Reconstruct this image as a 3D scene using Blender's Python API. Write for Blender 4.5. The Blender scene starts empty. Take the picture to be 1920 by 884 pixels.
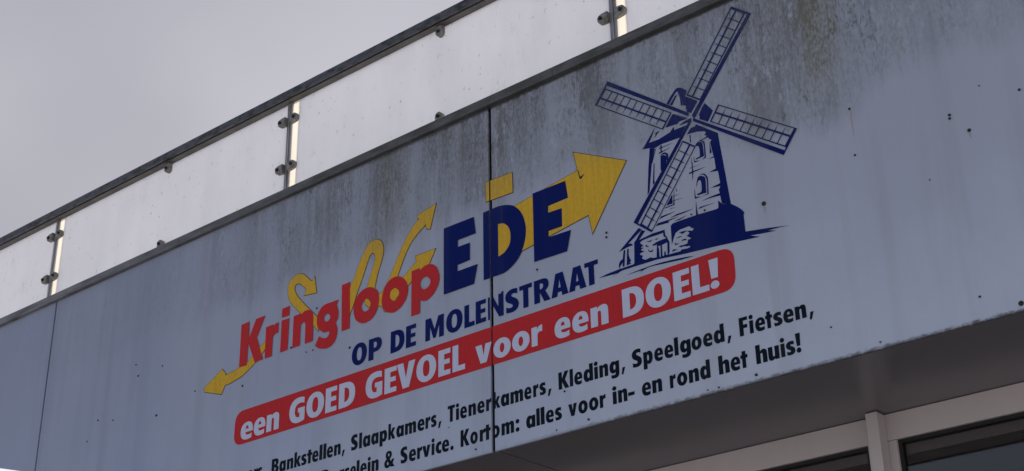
import bpy, bmesh, math, random, json
from mathutils import Vector, Matrix
random.seed(7)
scn = bpy.context.scene
COL = scn.collection
R = math.radians

# ------------------------------------------------------------------ camera
cam_d = bpy.data.cameras.new("camera"); cam = bpy.data.objects.new("camera", cam_d); COL.objects.link(cam)
cam_d.sensor_width = 36.0; cam_d.lens = 2678.87 / 1920 * 36.0
cam_d.clip_start = 0.05; cam_d.clip_end = 2000
right = Vector((0.76688687, 0.64154245, -0.01754466))
down = Vector((-0.28914596, 0.32097523, -0.90187001))
fwd = Vector((-0.57295649, 0.69670524, 0.4316511))
M = Matrix((( right.x, -down.x, -fwd.x, 0.0), (right.y, -down.y, -fwd.y, -3.88), (right.z, -down.z, -fwd.z, 1.6), (0, 0, 0, 1)))
cam.matrix_world = M
scn.camera = cam

# ------------------------------------------------------------------ sky and sun
SUN_EL, SUN_AZ = 44.0, 22.0            # degrees; azimuth from +Y towards +X (the sun stands behind the shop)
w = bpy.data.worlds.new("World"); scn.world = w; w.use_nodes = True
nt = w.node_tree; nt.nodes.clear()
def N(nt_, t, **k):
    n = nt_.nodes.new(t)
    for a, b in k.items(): setattr(n, a, b)
    return n
def link(nt_, a, b): nt_.links.new(a, b)
def math_n(nt_, op, a, b=None, clamp=False):
    n = N(nt_, 'ShaderNodeMath', operation=op, use_clamp=clamp)
    for i, v in enumerate((a, b)):
        if v is None: continue
        if isinstance(v, (int, float)): n.inputs[i].default_value = v
        else: link(nt_, v, n.inputs[i])
    return n.outputs[0]
def ramp(nt_, fac, stops, interp='LINEAR'):
    n = N(nt_, 'ShaderNodeValToRGB'); e = n.color_ramp.elements; n.color_ramp.interpolation = interp
    while len(e) < len(stops): e.new(0.5)
    for el, (p, c) in zip(e, stops):
        el.position = p; el.color = (c, c, c, 1) if isinstance(c, (int, float)) else (*c, 1)
    link(nt_, fac, n.inputs[0]); return n.outputs[0]
def mixc(nt_, fac, a, b, mode='MIX'):
    n = N(nt_, 'ShaderNodeMix', data_type='RGBA', blend_type=mode)
    for i, v in ((0, fac), (6, a), (7, b)):
        if isinstance(v, (int, float)): n.inputs[i].default_value = v
        elif isinstance(v, tuple): n.inputs[i].default_value = (*v, 1)
        else: link(nt_, v, n.inputs[i])
    return n.outputs[2]
tc = N(nt, 'ShaderNodeTexCoord'); sep = N(nt, 'ShaderNodeSeparateXYZ'); link(nt, tc.outputs['Generated'], sep.inputs[0])
sky = N(nt, 'ShaderNodeTexSky', sky_type='NISHITA', sun_disc=False)
sky.sun_elevation = R(SUN_EL); sky.sun_rotation = R(SUN_AZ); sky.air_density = 1.0; sky.dust_density = 1.0
clear = mixc(nt, 1.0, sky.outputs[0], (0.10, 0.10, 0.10), 'MULTIPLY')
no = N(nt, 'ShaderNodeTexNoise'); no.inputs['Scale'].default_value = 1.3; no.inputs['Detail'].default_value = 4; no.inputs['Roughness'].default_value = 0.5
link(nt, tc.outputs['Generated'], no.inputs['Vector'])
cloud = ramp(nt, no.outputs[0], [(0.34, (0.40, 0.397, 0.445)), (0.5, (0.495, 0.49, 0.545)), (0.66, (0.63, 0.622, 0.675))])
# the bank of cloud is thickest on the sun's side and breaks up towards the opposite side
cov = math_n(nt, 'ADD', math_n(nt, 'MULTIPLY', sep.outputs[1], 0.9), math_n(nt, 'MULTIPLY', no.outputs[0], 1.2))
cov = ramp(nt, cov, [(0.15, 0.15), (0.90, 1.0)])
dp = N(nt, 'ShaderNodeVectorMath', operation='DOT_PRODUCT'); link(nt, tc.outputs['Generated'], dp.inputs[0])
dp.inputs[1].default_value = (math.sin(R(SUN_AZ)) * math.cos(R(SUN_EL)), math.cos(R(SUN_AZ)) * math.cos(R(SUN_EL)), math.sin(R(SUN_EL)))
glow = math_n(nt, 'MAXIMUM', math_n(nt, 'ADD', math_n(nt, 'MULTIPLY', dp.outputs['Value'], 0.75), 0.775), 0.62)   # cloud is brighter near the sun
gv = N(nt, 'ShaderNodeVectorMath', operation='SCALE'); link(nt, cloud, gv.inputs[0]); link(nt, glow, gv.inputs[3])
col = mixc(nt, cov, clear, gv.outputs[0])
hz = ramp(nt, sep.outputs[2], [(0.275, 1.0), (0.35, 0.0)], 'EASE')
hz = math_n(nt, 'MULTIPLY', hz, ramp(nt, math_n(nt, 'ADD', math_n(nt, 'MULTIPLY', sep.outputs[1], .5), .5), [(.25, .28), (.65, .85)]))   # low haze, brightest on the sun's side
col = mixc(nt, hz, col, (1.0, 1.02, 1.08))
bg = N(nt, 'ShaderNodeBackground'); link(nt, col, bg.inputs[0]); bg.inputs[1].default_value = 1.0
wo = N(nt, 'ShaderNodeOutputWorld'); link(nt, bg.outputs[0], wo.inputs[0])

sl = bpy.data.lights.new("sun", 'SUN'); sl.energy = 4.4; sl.angle = R(0.53); sl.color = (1.0, 0.94, 0.84)
so = bpy.data.objects.new("sun", sl); COL.objects.link(so)
sd = Vector((math.sin(R(SUN_AZ)) * math.cos(R(SUN_EL)), math.cos(R(SUN_AZ)) * math.cos(R(SUN_EL)), math.sin(R(SUN_EL))))
so.rotation_euler = sd.to_track_quat('Z', 'Y').to_euler(); so.location = (0, 0, 12)
scn.view_settings.view_transform = 'Standard'; scn.view_settings.look = 'None'
scn.view_settings.exposure = 0.0; scn.view_settings.gamma = 1.0

# ------------------------------------------------------------------ materials
def mat(name, col=(.5, .5, .5), rough=.6, metal=0.0, spec=0.5):
    m = bpy.data.materials.new(name); m.use_nodes = True
    b = m.node_tree.nodes['Principled BSDF']
    b.inputs['Base Color'].default_value = (*col, 1); b.inputs['Roughness'].default_value = rough
    b.inputs['Metallic'].default_value = metal; b.inputs['Specular IOR Level'].default_value = spec
    return m
def bsdf(m): return m.node_tree.nodes['Principled BSDF']
def pos(nt_, sx=1, sy=1, sz=1, off=(0, 0, 0)):
    g = N(nt_, 'ShaderNodeNewGeometry'); mp = N(nt_, 'ShaderNodeMapping')
    mp.inputs['Scale'].default_value = (sx, sy, sz); mp.inputs['Location'].default_value = off
    link(nt_, g.outputs['Position'], mp.inputs[0]); return mp.outputs[0]
def noise(nt_, vec, scale=1.0, detail=4, rough=.55):
    n = N(nt_, 'ShaderNodeTexNoise'); n.inputs['Scale'].default_value = scale
    n.inputs['Detail'].default_value = detail; n.inputs['Roughness'].default_value = rough
    link(nt_, vec, n.inputs['Vector']); return n.outputs[0]

def grime(nt_):
    """algae and soot on the fascia: heavy above z = 4.2 where nobody washed it, in vertical runs"""
    g = N(nt_, 'ShaderNodeNewGeometry'); s = N(nt_, 'ShaderNodeSeparateXYZ'); link(nt_, g.outputs['Position'], s.inputs[0])
    X, Z = s.outputs[0], s.outputs[2]
    wob = noise(nt_, pos(nt_, 3.2, 1, .5), 1.0, 5, .6); wob2 = noise(nt_, pos(nt_, 17, 1, .8), 1.0, 5, .65)
    edge = math_n(nt_, 'ADD', Z, math_n(nt_, 'ADD', math_n(nt_, 'MULTIPLY', math_n(nt_, 'SUBTRACT', wob, .5), .22), math_n(nt_, 'MULTIPLY', math_n(nt_, 'SUBTRACT', wob2, .5), .20)))
    Z01 = math_n(nt_, 'SUBTRACT', edge, 4.0)
        # how dirty each stretch of the wall is, along its length (x from -7.2 to -0.8)
    xs = math_n(nt_, 'MULTIPLY', math_n(nt_, 'ADD', X, 7.2), 1 / 6.4)
    amt = ramp(nt_, xs, [(0.0, .10), (.14, .12), (.26, .20), (.36, .42), (.44, .85), (.55, 1.0), (.60, 1.0), (.68, 1.0), (.76, .75), (.82, 1.0), (.86, .95), (.89, .65), (1.0, .6)])
    reach = ramp(nt_, xs, [(.0, 0), (.74, .0), (.79, .8), (.85, 1.0), (.88, .45), (.94, .6), (1.0, 1.0)])
    above = ramp(nt_, math_n(nt_, 'ADD', Z01, math_n(nt_, 'MULTIPLY', reach, .20)), [(0.13, 0.0), (0.24, .66), (0.45, 0.9), (.64, 1.0)])
    streak = noise(nt_, pos(nt_, 30, 1, 2.6), 1.0, 9, .78)
    big = noise(nt_, pos(nt_, 4.5, 1, 1.3, (3, 0, 0)), 1.0, 4, .6)
    fine = noise(nt_, pos(nt_, 110, 1, 45), 1.0, 4, .75)
    v = math_n(nt_, 'ADD', math_n(nt_, 'MULTIPLY', streak, .50), math_n(nt_, 'MULTIPLY', big, .60))
    v = math_n(nt_, 'ADD', v, math_n(nt_, 'MULTIPLY', fine, .46))
    v = ramp(nt_, v, [(.62, 0.26), (.73, .42), (.79, .70), (.87, 1.0)])
    # separate drips that start at the roof trim and run down different lengths
    dn = noise(nt_, pos(nt_, 48, 1, .25, (1, 0, 0)), 1.0, 2, .6); dl = noise(nt_, pos(nt_, 5, 1, .05, (7, 0, 0)), 1.0, 3, .6)
    dz = math_n(nt_, 'ADD', math_n(nt_, 'SUBTRACT', Z, 4.62), math_n(nt_, 'MULTIPLY', math_n(nt_, 'SUBTRACT', dl, .32), 1.9))
    drip = math_n(nt_, 'MULTIPLY', math_n(nt_, 'MULTIPLY', ramp(nt_, dn, [(.54, 0), (.62, .55)]), ramp(nt_, dz, [(0, 0), (.22, 1)])), math_n(nt_, 'MULTIPLY', amt, ramp(nt_, fine, [(.38, .3), (.6, 1)])))
    up = math_n(nt_, 'MAXIMUM', math_n(nt_, 'MULTIPLY', math_n(nt_, 'MULTIPLY', above, amt), v), drip)
    # granular colonies of black mould with hard edges, and pale flakes where the film has peeled
    col_ = math_n(nt_, 'MULTIPLY', ramp(nt_, noise(nt_, pos(nt_, 62, 1, 24, (3, 0, 9)), 1.0, 5, .75), [(.50, 0), (.58, 1)]), ramp(nt_, noise(nt_, pos(nt_, 5.5, 1, 2.2, (8, 0, 2)), 1.0, 5, .65), [(.48, 0), (.60, .75)]))
    up = math_n(nt_, 'ADD', up, math_n(nt_, 'MULTIPLY', math_n(nt_, 'MULTIPLY', col_, above), amt), clamp=True)
    pale = math_n(nt_, 'MULTIPLY', ramp(nt_, noise(nt_, pos(nt_, 36, 1, 13, (5, 0, 4)), 1.0, 5, .75), [(.54, 0), (.60, .8)]), ramp(nt_, noise(nt_, pos(nt_, 3.5, 1, 1.5, (2, 0, 8)), 1.0, 4, .6), [(.46, 0), (.60, 1)]))
    up = math_n(nt_, 'MULTIPLY', up, math_n(nt_, 'SUBTRACT', 1.0, pale))
    # faint runs down the washed part, and mould on the very bottom edge
    run = ramp(nt_, noise(nt_, pos(nt_, 7, 1, .35, (9, 0, 0)), 1.0, 6, .62), [(.50, 0), (.72, .20)])
    spk = ramp(nt_, noise(nt_, pos(nt_, 70, 1, 60, (2, 0, 5)), 1.0, 3, .7), [(.60, 0), (.74, .35)])
    run = math_n(nt_, 'ADD', run, math_n(nt_, 'MULTIPLY', spk, ramp(nt_, noise(nt_, pos(nt_, 2.2, 1, 1.4), 1.0, 3, .5), [(.45, 0), (.7, .8)])))
    zb = math_n(nt_, 'ADD', math_n(nt_, 'SUBTRACT', Z, 3.155), math_n(nt_, 'MULTIPLY', math_n(nt_, 'SUBTRACT', noise(nt_, pos(nt_, 34, 1, 60), 1.0, 6, .85), .5), .05))
    bot = math_n(nt_, 'MULTIPLY', ramp(nt_, zb, [(0.0, 1.0), (.003, .9), (.011, 0.0)]), ramp(nt_, xs, [(.60, .1), (.70, .75), (.97, .9)]))
    # green-brown in some of the runs
    tint = mixc(nt_, ramp(nt_, noise(nt_, pos(nt_, 6, 1, .8, (5, 0, 1)), 1.0, 3, .6), [(.48, 0), (.75, 1)]), (.128, .138, .150), (.14, .135, .105))
    # one olive-green run below a leaking joint of the roof trim
    olive = math_n(nt_, 'MULTIPLY', ramp(nt_, math_n(nt_, 'ADD', xs, math_n(nt_, 'MULTIPLY', math_n(nt_, 'SUBTRACT', wob2, .5), .03)), [(.829, 0), (.838, 1), (.846, 1), (.857, 0)]), ramp(nt_, Z01, [(.02, 0), (.22, 1)]))
    tint = mixc(nt_, olive, tint, (.128, .126, .082)); up = math_n(nt_, 'MAXIMUM', up, math_n(nt_, 'MULTIPLY', olive, ramp(nt_, fine, [(.35, .3), (.6, .95)])))
    tot = math_n(nt_, 'ADD', math_n(nt_, 'ADD', up, run), bot, clamp=True)
    # black line under the roof trim: packed dirt, plus the trim's shadow painted in
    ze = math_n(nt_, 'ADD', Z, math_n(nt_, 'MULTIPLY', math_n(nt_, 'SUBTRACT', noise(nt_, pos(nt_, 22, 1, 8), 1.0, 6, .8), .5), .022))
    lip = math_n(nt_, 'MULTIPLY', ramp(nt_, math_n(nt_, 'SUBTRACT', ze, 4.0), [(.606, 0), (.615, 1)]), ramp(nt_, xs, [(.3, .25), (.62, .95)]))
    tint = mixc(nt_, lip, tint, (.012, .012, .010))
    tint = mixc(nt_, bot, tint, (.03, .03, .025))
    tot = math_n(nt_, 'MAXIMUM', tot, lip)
    return tot, tint, fine, streak

def panel_material():
    m = mat('weathered_white_panel', rough=.42, spec=.25); t = m.node_tree; b = bsdf(m)
    tot, tint, fine, streak = grime(t)
    gx = N(t, 'ShaderNodeNewGeometry'); sx_ = N(t, 'ShaderNodeSeparateXYZ'); link(t, gx.outputs['Position'], sx_.inputs[0])
    # light falloff put into the base colour: darker left, paler right, uneven edge
    side_light = math_n(t, 'ADD', math_n(t, 'MULTIPLY', math_n(t, 'ADD', sx_.outputs[0], 7.0), .13), math_n(t, 'MULTIPLY', noise(t, pos(t, 1.4, 1, .6), 1.0, 5, .6), .8))
    base = mixc(t, ramp(t, side_light, [(.50, 0), (1.0, 1)]), PANEL_A, PANEL_B)
    # shading put into the colour: dimmer towards the top, with cloudy edges
    top_shade = math_n(t, 'ADD', math_n(t, 'SUBTRACT', sx_.outputs[2], 3.2), math_n(t, 'MULTIPLY', math_n(t, 'SUBTRACT', noise(t, pos(t, 2.6, 1, 1.2, (0, 0, 4)), 1.0, 6, .65), .5), .9))
    base = mixc(t, ramp(t, top_shade, [(.02, 0), (.50, .40), (1.0, .55)]), base, (.275, .295, .375))
    # grime laid over the base colour
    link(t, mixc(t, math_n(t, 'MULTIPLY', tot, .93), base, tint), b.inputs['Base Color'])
    link(t, ramp(t, tot, [(0, .38), (1, .85)]), b.inputs['Roughness'])
    bp = N(t, 'ShaderNodeBump'); bp.inputs['Strength'].default_value = .25; bp.inputs['Distance'].default_value = .002
    link(t, math_n(t, 'ADD', fine, math_n(t, 'MULTIPLY', streak, .5)), bp.inputs['Height']); link(t, bp.outputs[0], b.inputs['Normal'])
    return m
PANEL_A, PANEL_B = (.315, .375, .555), (.49, .54, .665)  # left and right ends of the painted light falloff
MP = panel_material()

def vinyl(name, c, wear=.35, rough=.38):
    m = mat(name, c, rough, spec=.03); t = m.node_tree; b = bsdf(m)
    st = noise(t, pos(t, 90, 1, 3.0), 1.0, 6, .7); fi = noise(t, pos(t, 60, 1, 50, (4, 0, 2)), 1.0, 3, .7)
    v = ramp(t, math_n(t, 'ADD', math_n(t, 'MULTIPLY', st, .6), math_n(t, 'MULTIPLY', fi, .4)), [(.42, 0.0), (.66, 1.0)])
    tot, tint, _, _ = grime(t)
    cc = mixc(t, math_n(t, 'MULTIPLY', v, wear), c, tuple(x * .45 + .012 for x in c))
    cc = mixc(t, math_n(t, 'MULTIPLY', tot, .35), cc, tint)
    link(t, cc, b.inputs['Base Color'])
    return m
MRED = vinyl('red_vinyl', (.54, .034, .040), .32)
MBLUE = vinyl('dark_blue_vinyl', (.005, .013, .120), .40)
MYEL = vinyl('yellow_vinyl', (.68, .42, .045), .45)
MBLK = vinyl('black_vinyl', (.007, .012, .022), .3)
MWHT = vinyl('white_vinyl', (.55, .60, .77), .10)
MGRM = mat('dirty_edge', (.07, .06, .05), .9)

def stained(name, c1, c2, rough=.6, metal=0.0, sc=(8, 8, 8), lo=.4, hi=.65, bump=.15):
    m = mat(name, c1, rough, metal); t = m.node_tree; b = bsdf(m)
    n1 = noise(t, pos(t, *sc), 1.0, 7, .68)
    link(t, mixc(t, ramp(t, n1, [(lo, 0), (hi, 1)]), c1, c2), b.inputs['Base Color'])
    bp = N(t, 'ShaderNodeBump'); bp.inputs['Strength'].default_value = bump; bp.inputs['Distance'].default_value = .003
    link(t, n1, bp.inputs['Height']); link(t, bp.outputs[0], b.inputs['Normal'])
    return m
MRAIL = stained('weathered_handrail_metal', (.085, .085, .10), (.02, .02, .02), .5, .1, (22, 22, 50), .46, .62)
MRCORE = stained('rail_core_metal', (.16, .152, .14), (.075, .07, .065), .55, .1, (6, 6, 12), .38, .68)
MCOP = stained('dirty_grey_coping', (.21, .21, .24), (.07, .07, .065), .6, .1, (5, 5, 30), .4, .7)
_t = MCOP.node_tree; _g = N(_t, 'ShaderNodeNewGeometry'); _s = N(_t, 'ShaderNodeSeparateXYZ'); link(_t, _g.outputs['Position'], _s.inputs[0])
_o = bsdf(MCOP).inputs['Base Color'].links[0].from_socket      # algae on the trim, thick only where the fascia below is dirty too
_k = math_n(_t, 'MULTIPLY', math_n(_t, 'ADD', _s.outputs[0], 7.2), 1 / 6.4)
link(_t, mixc(_t, math_n(_t, 'MULTIPLY', ramp(_t, _k, [(.1, 0), (.45, .8), (1, .85)]), ramp(_t, noise(_t, pos(_t, 12, 12, 30), 1.0, 5, .7), [(.3, .55), (.6, 1)])), _o, (.040, .042, .036)), bsdf(MCOP).inputs['Base Color'])
MPOST = stained('galvanised_post', (.42, .41, .42), (.22, .15, .11), .38, .7, (30, 30, 3), .45, .7)
MCLAMP = stained('cast_clamp', (.30, .29, .28), (.14, .13, .10), .55, .35, (40, 40, 40), .4, .65)
MBOLT = mat('dark_bolt', (.03, .03, .035), .5, .4)
MHOLE = mat('black_screw', (.012, .012, .014), .7)
MTAIL = mat('dirt_tail', (.30, .32, .38), .8)
MRUST = mat('rust_run', (.38, .30, .33), .8)
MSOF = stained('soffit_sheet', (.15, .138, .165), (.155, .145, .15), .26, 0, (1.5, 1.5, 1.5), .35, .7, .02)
MFRM = stained('window_frame_paint', (.57, .52, .53), (.52, .485, .485), .45, 0, (4, 4, 2), .35, .7, .03)
MGAS = mat('rubber_gasket', (.010, .009, .010), .7)
MDARK = mat('dark_backing', (.008, .008, .009), .9)
MROOF = stained('roof_felt', (.20, .20, .20), (.12, .12, .12), .9)
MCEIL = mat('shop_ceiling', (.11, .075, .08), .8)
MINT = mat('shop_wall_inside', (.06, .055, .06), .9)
MMETL = mat('inside_rail_metal', (.35, .33, .33), .4, .6)
MPAVE = stained('concrete_paving', (.55, .51, .49), (.45, .42, .40), .85, 0, (1.5, 1.5, 1.5), .35, .65)
MSLAT = mat('light_louvre', (.75, .72, .66), .5)

def translucent(name, c, tr, speck=True):
    m = bpy.data.materials.new(name); m.use_nodes = True; t = m.node_tree; t.nodes.clear()
    o = N(t, 'ShaderNodeOutputMaterial'); mx = N(t, 'ShaderNodeMixShader'); d = N(t, 'ShaderNodeBsdfPrincipled'); s = N(t, 'ShaderNodeBsdfTranslucent')
    d.inputs['Roughness'].default_value = .35; mx.inputs[0].default_value = tr
    cc = mixc(t, ramp(t, math_n(t, 'ADD', math_n(t, 'MULTIPLY', noise(t, pos(t, 9, 9, 1.6), 1.0, 7, .72), .6), math_n(t, 'MULTIPLY', noise(t, pos(t, 1.6, 1, 2.2), 1.0, 4, .6), .4)), [(.40, 0), (.64, 1)]), c, tuple(x * .94 for x in c))
    if speck:
        sp = ramp(t, noise(t, pos(t, 45, 45, 30), 1.0, 2, .5), [(.66, 0), (.76, .6)])
        cc = mixc(t, sp, cc, (.30, .28, .26))
        sm = math_n(t, 'MULTIPLY', ramp(t, noise(t, pos(t, 50, 1, 16), 1.0, 5, .7), [(.5, 0), (.66, .7)]), ramp(t, noise(t, pos(t, 1.3, 1, 1.6, (1.7, 0, 3)), 1.0, 2, .5), [(.60, 0), (.72, 1)]))
        cc = mixc(t, sm, cc, (.25, .25, .25))
    link(t, cc, d.inputs['Base Color']); link(t, cc, s.inputs[0])
    link(t, d.outputs[0], mx.inputs[1]); link(t, s.outputs[0], mx.inputs[2]); link(t, mx.outputs[0], o.inputs[0])
    return m
MFROST = translucent('frosted_white_panel', (.77, .775, .82), .66)
MSTRIP = translucent('clear_edge_strip', (.90, .87, .82), .95, False)
MGLASS = bpy.data.materials.new('window_glass'); MGLASS.use_nodes = True
_t = MGLASS.node_tree; _t.nodes.clear()
_o = N(_t, 'ShaderNodeOutputMaterial'); _m = N(_t, 'ShaderNodeMixShader'); _a = N(_t, 'ShaderNodeBsdfTransparent'); _b = N(_t, 'ShaderNodeBsdfGlossy'); _f = N(_t, 'ShaderNodeFresnel')
_a.inputs[0].default_value = (.74, .72, .73, 1); _b.inputs['Roughness'].default_value = .015; _f.inputs['IOR'].default_value = 1.62
link(_t, _f.outputs[0], _m.inputs[0]); link(_t, _a.outputs[0], _m.inputs[1]); link(_t, _b.outputs[0], _m.inputs[2]); link(_t, _m.outputs[0], _o.inputs[0])

# ------------------------------------------------------------------ helpers
def new_obj(name, me, m=None, parent=None):
    o = bpy.data.objects.new(name, me); COL.objects.link(o)
    if m: me.materials.append(m)
    if parent: o.parent = parent
    return o
def thing(name, label, cat, loc=(0, 0, 0), group=None):
    o = bpy.data.objects.new(name, None); COL.objects.link(o); o.location = loc
    o['label'] = label; o['category'] = cat; o.empty_display_size = .1
    if group: o['group'] = group
    o['base'] = 1; OFF[o.name] = Vector(loc); del o['base']
    return o
OFF = {}
def off(parent):
    v = Vector((0, 0, 0)); p = parent
    while p is not None:
        v += OFF.get(p.name, Vector((0, 0, 0))); p = p.parent
    return v
def mesh_from(verts, faces, name):
    me = bpy.data.meshes.new(name); me.from_pydata([tuple(v) for v in verts], [], faces); me.update(); return me
def boxes(name, bl, m, parent=None, bev=0.0):
    """list of (x0,x1,y0,y1,z0,z1) in world metres joined as ONE mesh"""
    bm = bmesh.new(); o3 = off(parent)
    for (x0, x1, y0, y1, z0, z1) in bl:
        vs = [bm.verts.new(Vector(p) - o3) for p in ((x0, y0, z0), (x1, y0, z0), (x1, y1, z0), (x0, y1, z0), (x0, y0, z1), (x1, y0, z1), (x1, y1, z1), (x0, y1, z1))]
        for f in ((0, 3, 2, 1), (4, 5, 6, 7), (0, 1, 5, 4), (1, 2, 6, 5), (2, 3, 7, 6), (3, 0, 4, 7)): bm.faces.new([vs[i] for i in f])
    if bev: bmesh.ops.bevel(bm, geom=bm.edges[:], offset=bev, segments=2, affect='EDGES', profile=.6)
    me = bpy.data.meshes.new(name); bm.to_mesh(me); bm.free()
    return new_obj(name, me, m, parent)
def prism(name, poly, y0, y1, m, parent=None, bev=0.0):
    """outline in (x,z), from depth y0 to y1"""
    bm = bmesh.new(); o3 = off(parent)
    f = bm.faces.new([bm.verts.new(Vector((x, y0, z)) - o3) for x, z in poly])
    if f.normal.y > 0: f.normal_flip()
    r = bmesh.ops.extrude_face_region(bm, geom=[f])
    bmesh.ops.translate(bm, vec=(0, y1 - y0, 0), verts=[v for v in r['geom'] if isinstance(v, bmesh.types.BMVert)])
    bmesh.ops.recalc_face_normals(bm, faces=bm.faces)
    if bev: bmesh.ops.bevel(bm, geom=bm.edges[:], offset=bev, segments=2, affect='EDGES')
    me = bpy.data.meshes.new(name); bm.to_mesh(me); bm.free()
    return new_obj(name, me, m, parent)

# flat vinyl shapes: filled 2-D outlines (even-odd holes) turned into thin meshes lying on the fascia
QUEUE = []
SEAM = -3.2995
def decal(name, rings, depth, m, parent, gap=.0085, offset=0.0, label=None):
    cu = bpy.data.curves.new(name, 'CURVE'); cu.dimensions = '2D'; cu.fill_mode = 'BOTH'; cu.extrude = .0004; cu.resolution_u = 1
    for rg in rings:
        sp = cu.splines.new('POLY'); sp.points.add(len(rg) - 1)
        for p, (x, z) in zip(sp.points, rg): p.co = (x, z, 0, 1)
        sp.use_cyclic_u = True
    if offset: cu.offset = offset
    o = bpy.data.objects.new(name + '_outline', cu); COL.objects.link(o)
    QUEUE.append((o, cu, name, rings, depth, m, parent, gap, label))
def flush_decals():
    bpy.context.view_layer.update(); dg = bpy.context.evaluated_depsgraph_get()
    for (o, cu, name, rings, depth, m, parent, gap, label) in QUEUE:
        me = bpy.data.meshes.new_from_object(o.evaluated_get(dg)); me.name = name
        o3 = off(parent)
        for v in me.vertices:
            x, z, e = v.co; v.co = (x - o3.x, -depth - e - o3.y, z - o3.z)
        xs = [v.co.x + o3.x for v in me.vertices]
        if xs and min(xs) < SEAM < max(xs):
            bm = bmesh.new(); bm.from_mesh(me)
            for s_ in (-1, 1):
                bmesh.ops.bisect_plane(bm, geom=bm.verts[:] + bm.edges[:] + bm.faces[:], plane_co=(SEAM + s_ * gap - o3.x, 0, 0), plane_no=(1, 0, 0))
            dl = [f for f in bm.faces if abs(f.calc_center_median().x + o3.x - SEAM) < gap * .99]
            bmesh.ops.delete(bm, geom=dl, context='FACES'); bm.to_mesh(me); bm.free()
        me.materials.clear(); me.update()
        ob = new_obj(name, me, m, parent)
        if label: ob['label'] = label
        bpy.data.objects.remove(o); bpy.data.curves.remove(cu)
    QUEUE.clear()

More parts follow.
